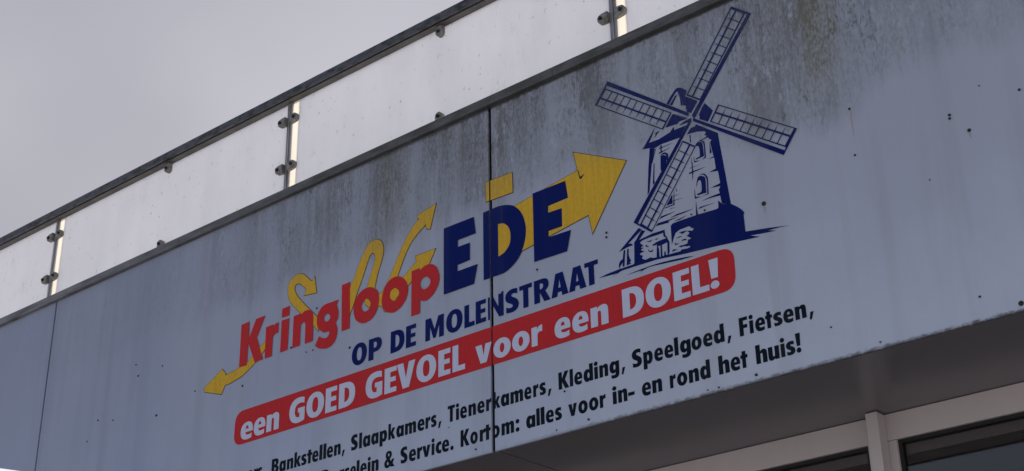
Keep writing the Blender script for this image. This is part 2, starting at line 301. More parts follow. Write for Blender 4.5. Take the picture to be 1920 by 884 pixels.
DATA = json.loads(r'''{"RED":[[[[-4.7947,4.0654],[-4.7408,4.0672],[-4.7368,3.9819],[-4.6946,4.0669],[-4.6334,4.0672],[-4.6822,3.9735],[-4.6313,3.8576],[-4.6859,3.8563],[-4.7398,3.9643],[-4.7388,3.856],
[-4.7919,3.8581]]],[[[-4.6226,4.0062],[-4.5766,4.0079],[-4.5714,3.9992],[-4.5688,4.001],[-4.5663,4.003],[-4.5637,4.0049],[-4.561,4.0065],[-4.5581,4.0077],[-4.5548,4.0084],
[-4.5513,4.0087],[-4.5476,4.0088],[-4.5439,4.0088],[-4.5403,4.0089],[-4.5392,3.9595],[-4.5434,3.9596],[-4.5478,3.9598],[-4.5521,3.9599],[-4.5562,3.9597],[-4.5597,3.959],
[-4.5629,3.9576],[-4.5656,3.9558],[-4.5681,3.9536],[-4.5701,3.951],[-4.5717,3.9481],[-4.5727,3.9456],[-4.5732,3.9434],[-4.5733,3.9405],[-4.5734,3.9359],[-4.5735,3.9285],
[-4.5736,3.9175],[-4.5737,3.9035],[-4.5737,3.8879],[-4.5737,3.8719],[-4.5737,3.8568],[-4.6201,3.8575]]],[[[-4.5198,4.0673],[-4.4711,4.0686],[-4.4716,4.0235],[-4.5193,4.0246]],
[[-4.5193,4.0105],[-4.47,4.009],[-4.4711,3.86],[-4.5182,3.8603]]],[[[-4.441,4.0102],[-4.3958,4.0104],[-4.3937,4.0031],[-4.3888,4.0057],[-4.3841,4.0086],[-4.3793,4.0113],
[-4.3743,4.0136],[-4.369,4.015],[-4.3632,4.0154],[-4.3568,4.0151],[-4.3504,4.0143],[-4.3444,4.013],[-4.3392,4.0114],[-4.3348,4.0096],[-4.3311,4.0074],[-4.3279,4.0049],
[-4.325,4.0017],[-4.3222,3.9979],[-4.3197,3.9945],[-4.3174,3.9916],[-4.3154,3.9875],[-4.3138,3.9806],[-4.3125,3.9694],[-4.3116,3.9525],[-4.3113,3.931],[-4.3112,3.907],
[-4.3111,3.8824],[-4.311,3.8591],[-4.3604,3.8597],[-4.3606,3.8778],[-4.3605,3.8971],[-4.3606,3.9159],[-4.3609,3.9326],[-4.3618,3.9454],[-4.3632,3.9535],[-4.3649,3.9582],
[-4.3671,3.9604],[-4.3694,3.9615],[-4.372,3.9624],[-4.3751,3.9633],[-4.3788,3.9632],[-4.3825,3.9624],[-4.3859,3.9608],[-4.3885,3.9586],[-4.3903,3.9565],[-4.3915,3.9544],
[-4.3922,3.9513],[-4.3927,3.9462],[-4.3931,3.938],[-4.3932,3.9259],[-4.393,3.9105],[-4.3927,3.8933],[-4.3923,3.8756],[-4.392,3.859],[-4.4396,3.8604]]],[[[-4.1579,4.0087],
[-4.209,4.0095],[-4.2176,4.0095],[-4.2264,4.0098],[-4.2351,4.0099],[-4.2434,4.0094],[-4.251,4.0076],[-4.258,4.0045],[-4.2646,4.0004],[-4.2707,3.9954],[-4.276,3.99],
[-4.2804,3.9842],[-4.2839,3.978],[-4.2866,3.9713],[-4.2885,3.9641],[-4.2897,3.9568],[-4.29,3.9494],[-4.2895,3.9418],[-4.2883,3.9339],[-4.2863,3.9259],[-4.2834,3.9183],
[-4.2798,3.9113],[-4.2748,3.9047],[-4.2686,3.8984],[-4.2617,3.8925],[-4.2551,3.8875],[-4.2492,3.8835],[-4.2444,3.8809],[-4.24,3.8794],[-4.2359,3.8786],[-4.232,3.8782],
[-4.228,3.8778],[-4.224,3.8775],[-4.2202,3.8776],[-4.2164,3.8779],[-4.2126,3.8782],[-4.2088,3.8785],[-4.2087,3.8749],[-4.2085,3.8713],[-4.2083,3.8678],[-4.2087,3.8644],
[-4.2099,3.8614],[-4.2121,3.8585],[-4.2151,3.8556],[-4.2186,3.8531],[-4.2224,3.8513],[-4.2265,3.8503],[-4.2308,3.8505],[-4.2356,3.8516],[-4.2406,3.8533],[-4.2456,3.8554],
[-4.2504,3.8574],[-4.2548,3.8596],[-4.2592,3.8621],[-4.2635,3.8648],[-4.2678,3.8676],[-4.2721,3.8702],[-4.2946,3.8327],[-4.2901,3.8292],[-4.2857,3.8256],[-4.2814,3.8221],
[-4.2767,3.8188],[-4.2715,3.8158],[-4.2657,3.8131],[-4.2595,3.8105],[-4.253,3.8082],[-4.2463,3.8063],[-4.2395,3.8048],[-4.2324,3.8037],[-4.225,3.8028],[-4.2175,3.8024],
[-4.2101,3.8027],[-4.2032,3.8038],[-4.1965,3.8058],[-4.1899,3.8086],[-4.1836,3.8121],[-4.1779,3.8162],[-4.1731,3.8208],[-4.1693,3.8262],[-4.1662,3.8324],[-4.1638,3.8391],
[-4.1618,3.8458],[-4.1603,3.8519],[-4.1592,3.8576],[-4.1586,3.863],[-4.1584,3.8682],[-4.1588,3.8735],[-4.1596,3.8787],[-4.1612,3.884],[-4.1634,3.8893],[-4.166,3.8946],
[-4.1687,3.8998],[-4.1713,3.9051],[-4.1684,3.9088],[-4.1653,3.9124],[-4.1623,3.916],[-4.1597,3.9201],[-4.1578,3.9247],[-4.1567,3.9301],[-4.1561,3.9362],[-4.156,3.9426],
[-4.1564,3.9492],[-4.1573,3.9557],[-4.1588,3.9621],[-4.161,3.9686],[-4.1636,3.9752],[-4.1663,3.9817],[-4.1688,3.9883]],[[-4.2248,3.9624],[-4.2211,3.9615],[-4.2173,3.9594],
[-4.2138,3.9566],[-4.2107,3.9534],[-4.2085,3.9504],[-4.207,3.9474],[-4.2061,3.944],[-4.2059,3.9406],[-4.2064,3.9374],[-4.2076,3.9346],[-4.21,3.932],[-4.2135,3.9295],
[-4.2175,3.9274],[-4.2217,3.9259],[-4.2254,3.9254],[-4.229,3.926],[-4.2327,3.9276],[-4.2362,3.9299],[-4.2393,3.9326],[-4.2417,3.9353],[-4.2434,3.9384],[-4.2447,3.942],
[-4.2455,3.9458],[-4.2453,3.9494],[-4.2442,3.9525],[-4.2417,3.9553],[-4.2379,3.9581],[-4.2334,3.9604],[-4.2289,3.962]]],[[[-4.1403,4.07],[-4.0903,4.0726],[-4.0842,3.8564],
[-4.1326,3.8564]]],[[[-3.9619,4.0094],[-3.9541,4.0061],[-3.9462,4.0018],[-3.9387,3.9967],[-3.9319,3.9909],[-3.9262,3.9847],[-3.9215,3.9779],[-3.9178,3.9703],[-3.9148,3.9622],
[-3.9127,3.954],[-3.9116,3.946],[-3.9113,3.938],[-3.9121,3.9298],[-3.9136,3.9217],[-3.9159,3.9137],[-3.9187,3.906],[-3.9222,3.8983],[-3.9264,3.8905],[-3.9312,3.8831],
[-3.9365,3.8764],[-3.9422,3.8708],[-3.9483,3.8665],[-3.955,3.8632],[-3.9621,3.8606],[-3.9693,3.8588],[-3.9764,3.8575],[-3.9833,3.8565],[-3.9902,3.856],[-3.9972,3.8562],
[-4.0043,3.8573],[-4.0113,3.8594],[-4.0188,3.8627],[-4.0267,3.867],[-4.0344,3.8722],[-4.0415,3.8781],[-4.0475,3.8846],[-4.0523,3.8922],[-4.0564,3.9008],[-4.0596,3.9099],
[-4.062,3.919],[-4.0635,3.9275],[-4.0641,3.9354],[-4.0638,3.9431],[-4.0627,3.9505],[-4.0609,3.9577],[-4.0585,3.9648],[-4.0555,3.9719],[-4.0517,3.979],[-4.0474,3.9859],
[-4.0424,3.9921],[-4.037,3.9975],[-4.031,4.0019],[-4.0243,4.0057],[-4.0172,4.0088],[-4.0097,4.0111],[-4.0022,4.0127],[-3.9944,4.0136],[-3.9862,4.0137],[-3.9779,4.0132],
[-3.9697,4.0118]],[[-3.9801,3.9606],[-3.9763,3.9577],[-3.9722,3.9536],[-3.9683,3.9489],[-3.965,3.944],[-3.9629,3.9396],[-3.9621,3.9353],[-3.9622,3.931],[-3.9631,3.9268],
[-3.9645,3.9229],[-3.9662,3.9194],[-3.9683,3.9164],[-3.971,3.9137],[-3.9742,3.9114],[-3.9774,3.9096],[-3.9807,3.9082],[-3.984,3.9072],[-3.9875,3.9066],[-3.9911,3.9065],
[-3.9947,3.9071],[-3.9982,3.9085],[-4.0019,3.9111],[-4.0059,3.9146],[-4.0097,3.9188],[-4.0129,3.9232],[-4.015,3.9274],[-4.0159,3.9315],[-4.0159,3.9358],[-4.0152,3.9401],
[-4.0139,3.9442],[-4.0123,3.9478],[-4.0102,3.9511],[-4.0075,3.9543],[-4.0043,3.9571],[-4.001,3.9594],[-3.9977,3.961],[-3.9944,3.9621],[-3.9909,3.9628],[-3.9873,3.9629],
[-3.9837,3.9623]]],[[[-3.8091,4.0137],[-3.8021,4.0115],[-3.7949,4.0086],[-3.7878,4.0049],[-3.781,4.0006],[-3.7748,3.9958],[-3.7689,3.9903],[-3.7632,3.9841],[-3.758,3.9775],
[-3.7535,3.9706],[-3.7501,3.9638],[-3.7479,3.957],[-3.7467,3.95],[-3.7462,3.9429],[-3.7464,3.9359],[-3.7471,3.9289],[-3.7481,3.9218],[-3.7497,3.9147],[-3.7519,3.9076],
[-3.7548,3.9008],[-3.7583,3.8945],[-3.7628,3.8886],[-3.7681,3.8829],[-3.774,3.8776],[-3.7802,3.8728],[-3.7865,3.8688],[-3.7929,3.8653],[-3.7997,3.8625],[-3.8066,3.8602],
[-3.8134,3.8585],[-3.8198,3.8575],[-3.8259,3.8571],[-3.8315,3.8572],[-3.8371,3.858],[-3.8428,3.8596],[-3.849,3.8619],[-3.8559,3.865],[-3.8634,3.869],[-3.871,3.8736],
[-3.878,3.8789],[-3.8837,3.8848],[-3.888,3.8914],[-3.8915,3.8988],[-3.8941,3.9067],[-3.896,3.9148],[-3.8971,3.9227],[-3.8973,3.9308],[-3.8966,3.939],[-3.8952,3.9473],
[-3.8932,3.9554],[-3.8909,3.963],[-3.8881,3.9703],[-3.8848,3.9775],[-3.881,3.9843],[-3.8768,3.9905],[-3.8722,3.9959],[-3.8671,4.0005],[-3.8616,4.0044],[-3.8557,4.0076],
[-3.8495,4.0102],[-3.8432,4.0123],[-3.8367,4.0138],[-3.8299,4.0148],[-3.823,4.0152],[-3.816,4.0149]],[[-3.8176,3.9627],[-3.8135,3.9602],[-3.8088,3.9566],[-3.8043,3.9524],
[-3.8004,3.9479],[-3.7978,3.9436],[-3.7966,3.9392],[-3.7964,3.9345],[-3.797,3.9298],[-3.7982,3.9253],[-3.7997,3.9214],[-3.8017,3.918],[-3.8043,3.9149],[-3.8074,3.9121],
[-3.8106,3.91],[-3.8139,3.9085],[-3.8171,3.9077],[-3.8204,3.9075],[-3.8239,3.9079],[-3.8274,3.9089],[-3.8308,3.9107],[-3.8346,3.9134],[-3.8387,3.9169],[-3.8427,3.9211],
[-3.8461,3.9254],[-3.8483,3.9297],[-3.8494,3.9342],[-3.8495,3.939],[-3.8489,3.9439],[-3.8478,3.9483],[-3.8465,3.952],[-3.8448,3.955],[-3.8427,3.9573],[-3.8402,3.9592],
[-3.8374,3.9607],[-3.8346,3.9619],[-3.8315,3.963],[-3.8283,3.9638],[-3.8248,3.9642],[-3.8212,3.9639]]],[[[-3.7271,4.012],[-3.6804,4.0124],[-3.6793,4.0026],[-3.6748,4.0049],
[-3.6704,4.0074],[-3.6659,4.0098],[-3.6611,4.0118],[-3.6558,4.0133],[-3.6498,4.0142],[-3.6433,4.0149],[-3.6365,4.015],[-3.6296,4.0143],[-3.6229,4.0127],[-3.6161,4.0101],
[-3.609,4.0067],[-3.6021,4.0025],[-3.5956,3.9974],[-3.59,3.9914],[-3.5851,3.9841],[-3.5807,3.9756],[-3.5769,3.9665],[-3.574,3.9572],[-3.5722,3.9486],[-3.5715,3.9404],
[-3.5718,3.9324],[-3.5731,3.9245],[-3.5751,3.9168],[-3.5779,3.9094],[-3.5816,3.9021],[-3.5862,3.8948],[-3.5916,3.8878],[-3.5973,3.8815],[-3.6031,3.876],[-3.6092,3.8713],
[-3.6159,3.8673],[-3.6227,3.864],[-3.6294,3.8613],[-3.6354,3.8594],[-3.6407,3.8582],[-3.6455,3.8579],[-3.6501,3.8581],[-3.6544,3.8588],[-3.6586,3.8597],[-3.6627,3.8609],
[-3.6665,3.8626],[-3.6701,3.8645],[-3.6738,3.8665],[-3.6775,3.8684],[-3.6776,3.8111],[-3.7259,3.8116]],[[-3.6411,3.9617],[-3.6368,3.9588],[-3.632,3.9547],[-3.6274,3.9501],
[-3.6236,3.9453],[-3.6213,3.9408],[-3.6205,3.9364],[-3.621,3.9319],[-3.6224,3.9275],[-3.6243,3.9234],[-3.6267,3.92],[-3.6296,3.9172],[-3.6332,3.9148],[-3.6373,3.9129],
[-3.6414,3.9115],[-3.6452,3.9105],[-3.6487,3.9099],[-3.652,3.9097],[-3.6553,3.9101],[-3.6585,3.911],[-3.6616,3.9127],[-3.6651,3.9152],[-3.6687,3.9187],[-3.6722,3.9226],
[-3.6751,3.9268],[-3.6769,3.931],[-3.6777,3.9353],[-3.6776,3.9399],[-3.6768,3.9446],[-3.6755,3.949],[-3.6739,3.9526],[-3.6719,3.9556],[-3.6693,3.958],[-3.6664,3.9601],
[-3.6632,3.9616],[-3.6599,3.9628],[-3.6565,3.9636],[-3.6528,3.9641],[-3.649,3.9641],[-3.645,3.9633]]]],"EDE":[[[[-3.5483,4.1489],[-3.3861,4.1484],[-3.3757,4.0726],[-3.4724,4.0727],
[-3.4724,4.0418],[-3.4077,4.0411],[-3.4082,3.9656],[-3.474,3.9626],[-3.4741,3.9353],[-3.3675,3.935],[-3.3871,3.8553],[-3.5471,3.8552]]],[[[-3.3359,4.1504],[-3.2578,4.1527],
[-3.2492,4.1512],[-3.2406,4.1499],[-3.2319,4.1485],[-3.2234,4.1468],[-3.2148,4.1443],[-3.2062,4.1414],[-3.1974,4.138],[-3.1888,4.1341],[-3.1804,4.1295],[-3.1725,4.1239],
[-3.1648,4.1173],[-3.1574,4.1098],[-3.1503,4.1015],[-3.1439,4.0926],[-3.1382,4.0833],[-3.1333,4.0732],[-3.1289,4.0623],[-3.1253,4.051],[-3.1223,4.0398],[-3.1201,4.0292],
[-3.1187,4.0193],[-3.118,4.0099],[-3.118,4.0007],[-3.1187,3.9913],[-3.1201,3.9815],[-3.1221,3.9709],[-3.1247,3.9598],[-3.128,3.9485],[-3.1321,3.9377],[-3.1368,3.9275],
[-3.1423,3.9181],[-3.1486,3.909],[-3.1555,3.9004],[-3.1631,3.8924],[-3.1712,3.8852],[-3.1803,3.8786],[-3.1903,3.8725],[-3.2007,3.8671],[-3.2111,3.8626],[-3.2207,3.8591],
[-3.2297,3.8569],[-3.2382,3.8559],[-3.2465,3.8557],[-3.2547,3.8557],[-3.2631,3.8553],[-3.3358,3.8562]],[[-3.2592,4.0747],[-3.2534,4.0737],[-3.2476,4.073],[-3.2418,4.0721],
[-3.2361,4.0707],[-3.2307,4.0684],[-3.2253,4.065],[-3.2199,4.0608],[-3.2147,4.056],[-3.2101,4.0508],[-3.2062,4.0452],[-3.2031,4.0393],[-3.2005,4.033],[-3.1985,4.0262],
[-3.1971,4.0192],[-3.1963,4.0119],[-3.196,4.0041],[-3.1961,3.9956],[-3.1968,3.987],[-3.1983,3.9788],[-3.2007,3.9714],[-3.2043,3.9647],[-3.209,3.9585],[-3.2143,3.9528],
[-3.2201,3.9478],[-3.2261,3.9435],[-3.2322,3.9403],[-3.2389,3.9381],[-3.2458,3.9364],[-3.2527,3.9349],[-3.2596,3.9331]]],[[[-3.0803,4.1486],[-2.9191,4.1482],[-2.909,4.0719],
[-3.0057,4.069],[-3.0068,4.0407],[-2.9406,4.0382],[-2.9418,3.9621],[-3.0069,3.9628],[-3.0079,3.9367],[-2.9019,3.9335],[-2.9233,3.8521],[-3.0812,3.8559]]]],
"YEL":{"lower":[[[-5.0335,3.8176],[-4.9114,3.8803],[-4.883,3.8506],[-4.8888,3.8433],[-4.8794,3.8444],[-4.87,3.8455],[-4.8607,3.8466],[-4.8513,3.8477],[-4.8418,3.849],
[-4.8322,3.8504],[-4.8225,3.8518],[-4.8128,3.8534],[-4.8029,3.855],[-4.7929,3.8569],[-4.7821,3.8588],[-4.7708,3.8609],[-4.7595,3.8631],[-4.749,3.8656],[-4.7398,3.8683],
[-4.7327,3.8713],[-4.7272,3.8743],[-4.7223,3.8777],[-4.7168,3.8817],[-4.7097,3.8865],[-4.7002,3.8927],[-4.6891,3.8999],[-4.6775,3.9076],[-4.6664,3.915],[-4.6568,3.9212],
[-4.6489,3.926],[-4.6419,3.93],[-4.6356,3.9335],[-4.63,3.9369],[-4.6246,3.9403],[-4.6198,3.9439],[-4.6157,3.9473],[-4.6119,3.9506],[-4.6082,3.954],[-4.6044,3.9574],
[-4.5912,3.9435],[-4.5931,3.9392],[-4.5948,3.9348],[-4.5966,3.9305],[-4.5988,3.9262],[-4.6014,3.9221],[-4.6048,3.9182],[-4.6087,3.9143],[-4.613,3.9106],[-4.6173,3.9069],
[-4.6215,3.9033],[-4.6251,3.9],[-4.6284,3.8971],[-4.6319,3.8941],[-4.6362,3.8906],[-4.6417,3.8863],[-4.6483,3.8809],[-4.6558,3.8749],[-4.6642,3.8683],[-4.6738,3.8614],
[-4.6848,3.8544],[-4.698,3.8468],[-4.7134,3.8385],[-4.7296,3.8302],[-4.7453,3.8226],[-4.7594,3.8165],[-4.7715,3.8123],[-4.7825,3.8093],[-4.7928,3.8072],[-4.8027,3.8056],
[-4.8123,3.8038],[-4.822,3.802],[-4.8315,3.8004],[-4.8405,3.7991],[-4.8489,3.7981],[-4.8564,3.7973],[-4.8628,3.797],[-4.8681,3.797],[-4.8729,3.7973],[-4.8775,3.7976],
[-4.8824,3.7978],[-4.9049,3.7591],[-5.0262,3.799]]],"curl":[[[-4.3171,4.1632],[-4.3007,4.0826],[-4.3813,4.0928],[-4.3651,4.1148],[-4.3701,4.12],[-4.3751,4.1254],[-4.3801,4.1307],
[-4.3851,4.1358],[-4.3901,4.1405],[-4.3951,4.145],[-4.4002,4.1494],[-4.4052,4.1534],[-4.4101,4.1568],[-4.4148,4.1593],[-4.4195,4.161],[-4.4242,4.162],[-4.4287,4.1623],
[-4.4328,4.162],[-4.4362,4.1611],[-4.4389,4.1595],[-4.4412,4.1573],[-4.4429,4.1545],[-4.4441,4.1513],[-4.4447,4.1478],[-4.445,4.1442],[-4.4449,4.1403],[-4.4442,4.1361],
[-4.4426,4.1311],[-4.4398,4.1254],[-4.4361,4.119],[-4.4315,4.1122],[-4.4259,4.1045],[-4.4188,4.0957],[-4.4098,4.0854],[-4.398,4.0727],[-4.3836,4.0579],[-4.3683,4.0423],
[-4.3533,4.0272],[-4.3401,4.014],[-4.3286,4.0026],[-4.3177,3.9922],[-4.3078,3.9828],[-4.2989,3.9742],[-4.2914,3.9665],[-4.2852,3.9602],[-4.2801,3.9555],[-4.2762,3.9513],
[-4.2734,3.9467],[-4.2717,3.9408],[-4.2715,3.9333],[-4.2729,3.9248],[-4.2751,3.9157],[-4.2776,3.9065],[-4.2796,3.8976],[-4.3102,3.9315],[-4.3271,3.9473],[-4.3446,3.9636],
[-4.362,3.9798],[-4.3784,3.9952],[-4.3929,4.0089],[-4.4055,4.0211],[-4.4167,4.032],[-4.4266,4.0418],[-4.4353,4.0506],[-4.4431,4.0585],[-4.4495,4.065],[-4.4545,4.07],
[-4.4585,4.0742],[-4.4622,4.0787],[-4.4662,4.0841],[-4.4705,4.0907],[-4.4748,4.0979],[-4.4789,4.1055],[-4.4826,4.1133],[-4.4855,4.1211],[-4.4877,4.1292],[-4.4895,4.1377],
[-4.4907,4.1461],[-4.4911,4.1542],[-4.4908,4.1613],[-4.4898,4.1672],[-4.488,4.1724],[-4.4856,4.177],[-4.4824,4.1814],[-4.4783,4.1858],[-4.4732,4.1905],[-4.467,4.1953],
[-4.4602,4.1998],[-4.4532,4.2037],[-4.4465,4.2064],[-4.4399,4.2079],[-4.4331,4.2084],[-4.4263,4.2082],[-4.4197,4.2073],[-4.4133,4.206],[-4.4075,4.2044],[-4.4022,4.2026],
[-4.3969,4.2],[-4.391,4.1964],[-4.3841,4.1913],[-4.3758,4.1842],[-4.3664,4.1754],[-4.3565,4.1658],[-4.3466,4.1559],[-4.3369,4.1465],[-4.3255,4.1494]]],"loop":[[[-4.0846,3.9218],
[-4.09,4.0442],[-4.0848,4.0527],[-4.0794,4.0611],[-4.0741,4.0696],[-4.0688,4.0783],[-4.0637,4.0876],[-4.059,4.0974],[-4.0546,4.1075],[-4.0502,4.1181],[-4.0452,4.129],
[-4.0392,4.1404],[-4.0318,4.1533],[-4.0231,4.1675],[-4.0141,4.1817],[-4.0053,4.1945],[-3.9977,4.2045],[-3.9917,4.2112],[-3.9867,4.2155],[-3.982,4.2183],[-3.9771,4.2201],
[-3.9714,4.2217],[-3.9643,4.2233],[-3.9565,4.2243],[-3.9484,4.2246],[-3.9405,4.224],[-3.9334,4.2224],[-3.9269,4.2197],[-3.9207,4.216],[-3.9149,4.2114],[-3.9098,4.2063],
[-3.9055,4.2009],[-3.902,4.1952],[-3.8993,4.1891],[-3.8972,4.1825],[-3.8958,4.1754],[-3.895,4.1679],[-3.8948,4.1599],[-3.8953,4.1515],[-3.8964,4.1426],[-3.8981,4.1332],
[-3.9007,4.1232],[-3.9043,4.1126],[-3.9089,4.1013],[-3.9141,4.0895],[-3.9193,4.0775],[-3.9238,4.0654],[-3.9277,4.0525],[-3.9315,4.0387],[-3.935,4.025],[-3.9381,4.0126],
[-3.9407,4.0025],[-3.9427,3.9951],[-3.9444,3.9897],[-3.9456,3.9857],[-3.9464,3.9824],[-3.9469,3.9792],[-3.9471,3.9762],[-3.9473,3.9738],[-3.9469,3.9718],[-3.9456,3.9701],
[-3.943,3.9684],[-3.9387,3.9669],[-3.9329,3.9657],[-3.9263,3.9646],[-3.9195,3.9636],[-3.9131,3.9625],[-3.895,3.9688],[-3.8841,3.9001],[-3.899,3.905],[-3.9012,3.9062],
[-3.9032,3.9074],[-3.9054,3.9086],[-3.908,3.9097],[-3.9114,3.9108],[-3.9159,3.9118],[-3.9212,3.9128],[-3.9269,3.9137],[-3.9329,3.9146],[-3.9387,3.9155],[-3.9446,3.9163],
[-3.9505,3.9171],[-3.9566,3.9178],[-3.9626,3.9186],[-3.9687,3.9193],[-3.9724,3.9219],[-3.9762,3.9244],[-3.98,3.927],[-3.9835,3.9297],[-3.9866,3.9329],[-3.9896,3.9358],
[-3.9925,3.9385],[-3.995,3.9417],[-3.9967,3.9463],[-3.9974,3.9532],[-3.9971,3.9628],[-3.9959,3.9746],[-3.9939,3.9878],[-3.991,4.0018],[-3.9872,4.0161],[-3.9818,4.0314],
[-3.9748,4.0484],[-3.9673,4.0654],[-3.9603,4.0812],[-3.9548,4.0943],[-3.951,4.104],[-3.9481,4.1114],[-3.946,4.1173],[-3.9445,4.1226],[-3.9434,4.1281],[-3.9425,4.1339],
[-3.9422,4.1395],[-3.9423,4.1446],[-3.943,4.1494],[-3.9442,4.1536],[-3.9461,4.1576],[-3.9486,4.1614],[-3.9515,4.1646],[-3.9548,4.1668],[-3.9583,4.1675],[-3.9619,4.1673],
[-3.9656,4.1665],[-3.9697,4.1642],[-3.9743,4.1596],[-3.9795,4.1519],[-3.9857,4.1398],[-3.9927,4.124],[-4.0001,4.1063],[-4.0075,4.0884],[-4.0146,4.0722],[-4.0215,4.0575],
[-4.0286,4.0432],[-4.0354,4.0293],[-4.0418,4.0163],[-4.0474,4.0044],[-4.052,3.9938],[-4.0558,3.9843],[-4.0592,3.9756],[-4.0624,3.9673],[-4.0659,3.9591],[-4.0696,3.9512],
[-4.0733,3.9436],[-4.0771,3.9364],[-4.0808,3.9292]]],"tall":[[[-3.6984,4.2586],[-3.5943,4.2785],[-3.6254,4.1732],[-3.6459,4.1807],[-3.6487,4.2024],[-3.6578,4.1972],[-3.667,4.1923],
[-3.6762,4.1872],[-3.6854,4.1817],[-3.6945,4.1756],[-3.7039,4.1687],[-3.7134,4.1614],[-3.7228,4.1536],[-3.7319,4.1452],[-3.7404,4.136],[-3.7482,4.1261],[-3.7555,4.1153],
[-3.7624,4.104],[-3.7691,4.0924],[-3.7756,4.0807],[-3.7824,4.068],[-3.7893,4.0541],[-3.7959,4.0404],[-3.8014,4.0285],[-3.8055,4.0197],[-3.8077,4.0159],[-3.8085,4.0163],
[-3.8084,4.0179],[-3.8076,4.0177],[-3.8066,4.0129],[-3.805,4.0017],[-3.8023,3.9859],[-3.7994,3.9684],[-3.7973,3.952],[-3.7967,3.9395],[-3.798,3.9314],[-3.8007,3.9259],
[-3.8042,3.9221],[-3.808,3.9189],[-3.8116,3.9154],[-3.815,3.912],[-3.8184,3.9092],[-3.8221,3.9067],[-3.8261,3.9038],[-3.8306,3.9],[-3.8358,3.8948],[-3.8416,3.8883],
[-3.8477,3.8817],[-3.8536,3.8759],[-3.8589,3.8722],[-3.8636,3.8709],[-3.8677,3.8715],[-3.8716,3.873],[-3.8755,3.8748],[-3.8795,3.8761],[-3.8965,3.9036],[-3.8974,3.9134],
[-3.8985,3.9236],[-3.8995,3.9337],[-3.9002,3.9428],[-3.9004,3.9504],[-3.9002,3.9557],[-3.8998,3.9592],[-3.899,3.9619],[-3.8975,3.9648],[-3.895,3.9688],[-3.8912,3.974],
[-3.8862,3.9799],[-3.8805,3.9862],[-3.8749,3.9927],[-3.8698,3.999],[-3.8654,4.0052],[-3.8613,4.0112],[-3.8572,4.0175],[-3.8531,4.0241],[-3.8486,4.0312],[-3.8437,4.039],
[-3.8387,4.0472],[-3.8334,4.0558],[-3.828,4.0649],[-3.8224,4.0743],[-3.8167,4.0844],[-3.8107,4.0952],[-3.8045,4.1063],[-3.7984,4.1171],[-3.7923,4.1274],[-3.7864,4.1368],
[-3.7806,4.1458],[-3.7748,4.1545],[-3.7686,4.1632],[-3.7619,4.1721],[-3.7543,4.1815],[-3.7461,4.1914],[-3.7375,4.2011],[-3.7291,4.21],[-3.7211,4.2176],[-3.7136,4.2235],
[-3.7063,4.2281],[-3.6993,4.2319],[-3.6922,4.2355],[-3.6851,4.2395],[-3.6966,4.2441]]],"short":[[[-3.7074,4.0741],[-3.5953,4.0728],[-3.6304,4.0137],[-3.6603,3.9938],
[-3.6688,3.9921],[-3.6773,3.9907],[-3.6858,3.9891],[-3.6943,3.9869],[-3.7028,3.9838],[-3.7113,3.9794],[-3.7198,3.9739],[-3.7282,3.9678],[-3.7364,3.9618],[-3.7442,3.9564],
[-3.7515,3.9516],[-3.7584,3.9471],[-3.765,3.9428],[-3.7716,3.9385],[-3.7783,3.9342],[-3.8034,3.9795],[-3.7975,3.9837],[-3.7914,3.988],[-3.7854,3.9923],[-3.7798,3.9963],
[-3.7749,3.9996],[-3.7715,4.0018],[-3.7695,4.003],[-3.7676,4.0041],[-3.7644,4.006],[-3.7586,4.0097],[-3.7497,4.0157],[-3.7383,4.0232],[-3.7256,4.0317],[-3.7126,4.0403],
[-3.7003,4.0485]]],"big":[[[-2.8747,4.2552],[-2.6346,4.1328],[-2.8017,3.8882],[-2.8166,3.969],[-3.1353,3.9223],[-3.2917,3.8994],[-3.2885,4.1086],[-3.1758,4.1254],
[-2.8587,4.1722]]],"bar":[[[-3.322,4.2821],[-3.1826,4.2776],[-3.1814,4.1901],[-3.3191,4.1943]]]},"CREASE":[[[[-2.8587,4.1722],[-2.8553,4.171],[-2.8481,4.1393],[-2.8276,4.1455],
[-2.8434,4.1304],[-2.8501,4.1338]]]],"BANNER":[[-4.7944,3.6464],[-2.2171,3.6535],[-2.2191,3.4959],[-4.7966,3.4901]],"SAIL":[[[[-2.1331,4.5912],[-2.0556,4.5265],[-2.3279,4.1936],
[-2.3362,4.2106],[-2.0715,4.5291],[-2.0812,4.5369],[-2.2977,4.2583],[-2.3526,4.3016]],[[-2.1137,4.5629],[-2.1339,4.5364],[-2.1065,4.5126],[-2.0863,4.5389]],[[-2.1357,4.5341],
[-2.155,4.5087],[-2.1276,4.4852],[-2.1083,4.5103]],[[-2.1567,4.5064],[-2.176,4.4811],[-2.1486,4.4577],[-2.1293,4.4829]],[[-2.1778,4.4788],[-2.1971,4.4534],[-2.1697,4.4303],
[-2.1504,4.4555]],[[-2.1988,4.4511],[-2.2182,4.4258],[-2.1907,4.4029],[-2.1714,4.428]],[[-2.2199,4.4235],[-2.2392,4.3981],[-2.2118,4.3754],[-2.1925,4.4006]],[[-2.241,4.3958],
[-2.2603,4.3705],[-2.2328,4.348],[-2.2135,4.3732]],[[-2.262,4.3682],[-2.2813,4.3428],[-2.2539,4.3206],[-2.2346,4.3457]],[[-2.2831,4.3406],[-2.3024,4.3152],[-2.275,4.2931],
[-2.2556,4.3183]],[[-2.3041,4.3129],[-2.3243,4.2864],[-2.2969,4.2645],[-2.2767,4.2908]],[[-2.1352,4.5817],[-2.3458,4.3036],[-2.3291,4.2903],[-2.1186,4.5671]],[[-2.139,4.5408],
[-2.1408,4.5385],[-2.1532,4.5509],[-2.1529,4.5512]],[[-2.1601,4.5131],[-2.1618,4.5108],[-2.1743,4.5231],[-2.174,4.5234]],[[-2.1811,4.4854],[-2.1829,4.4831],[-2.1953,4.4953],
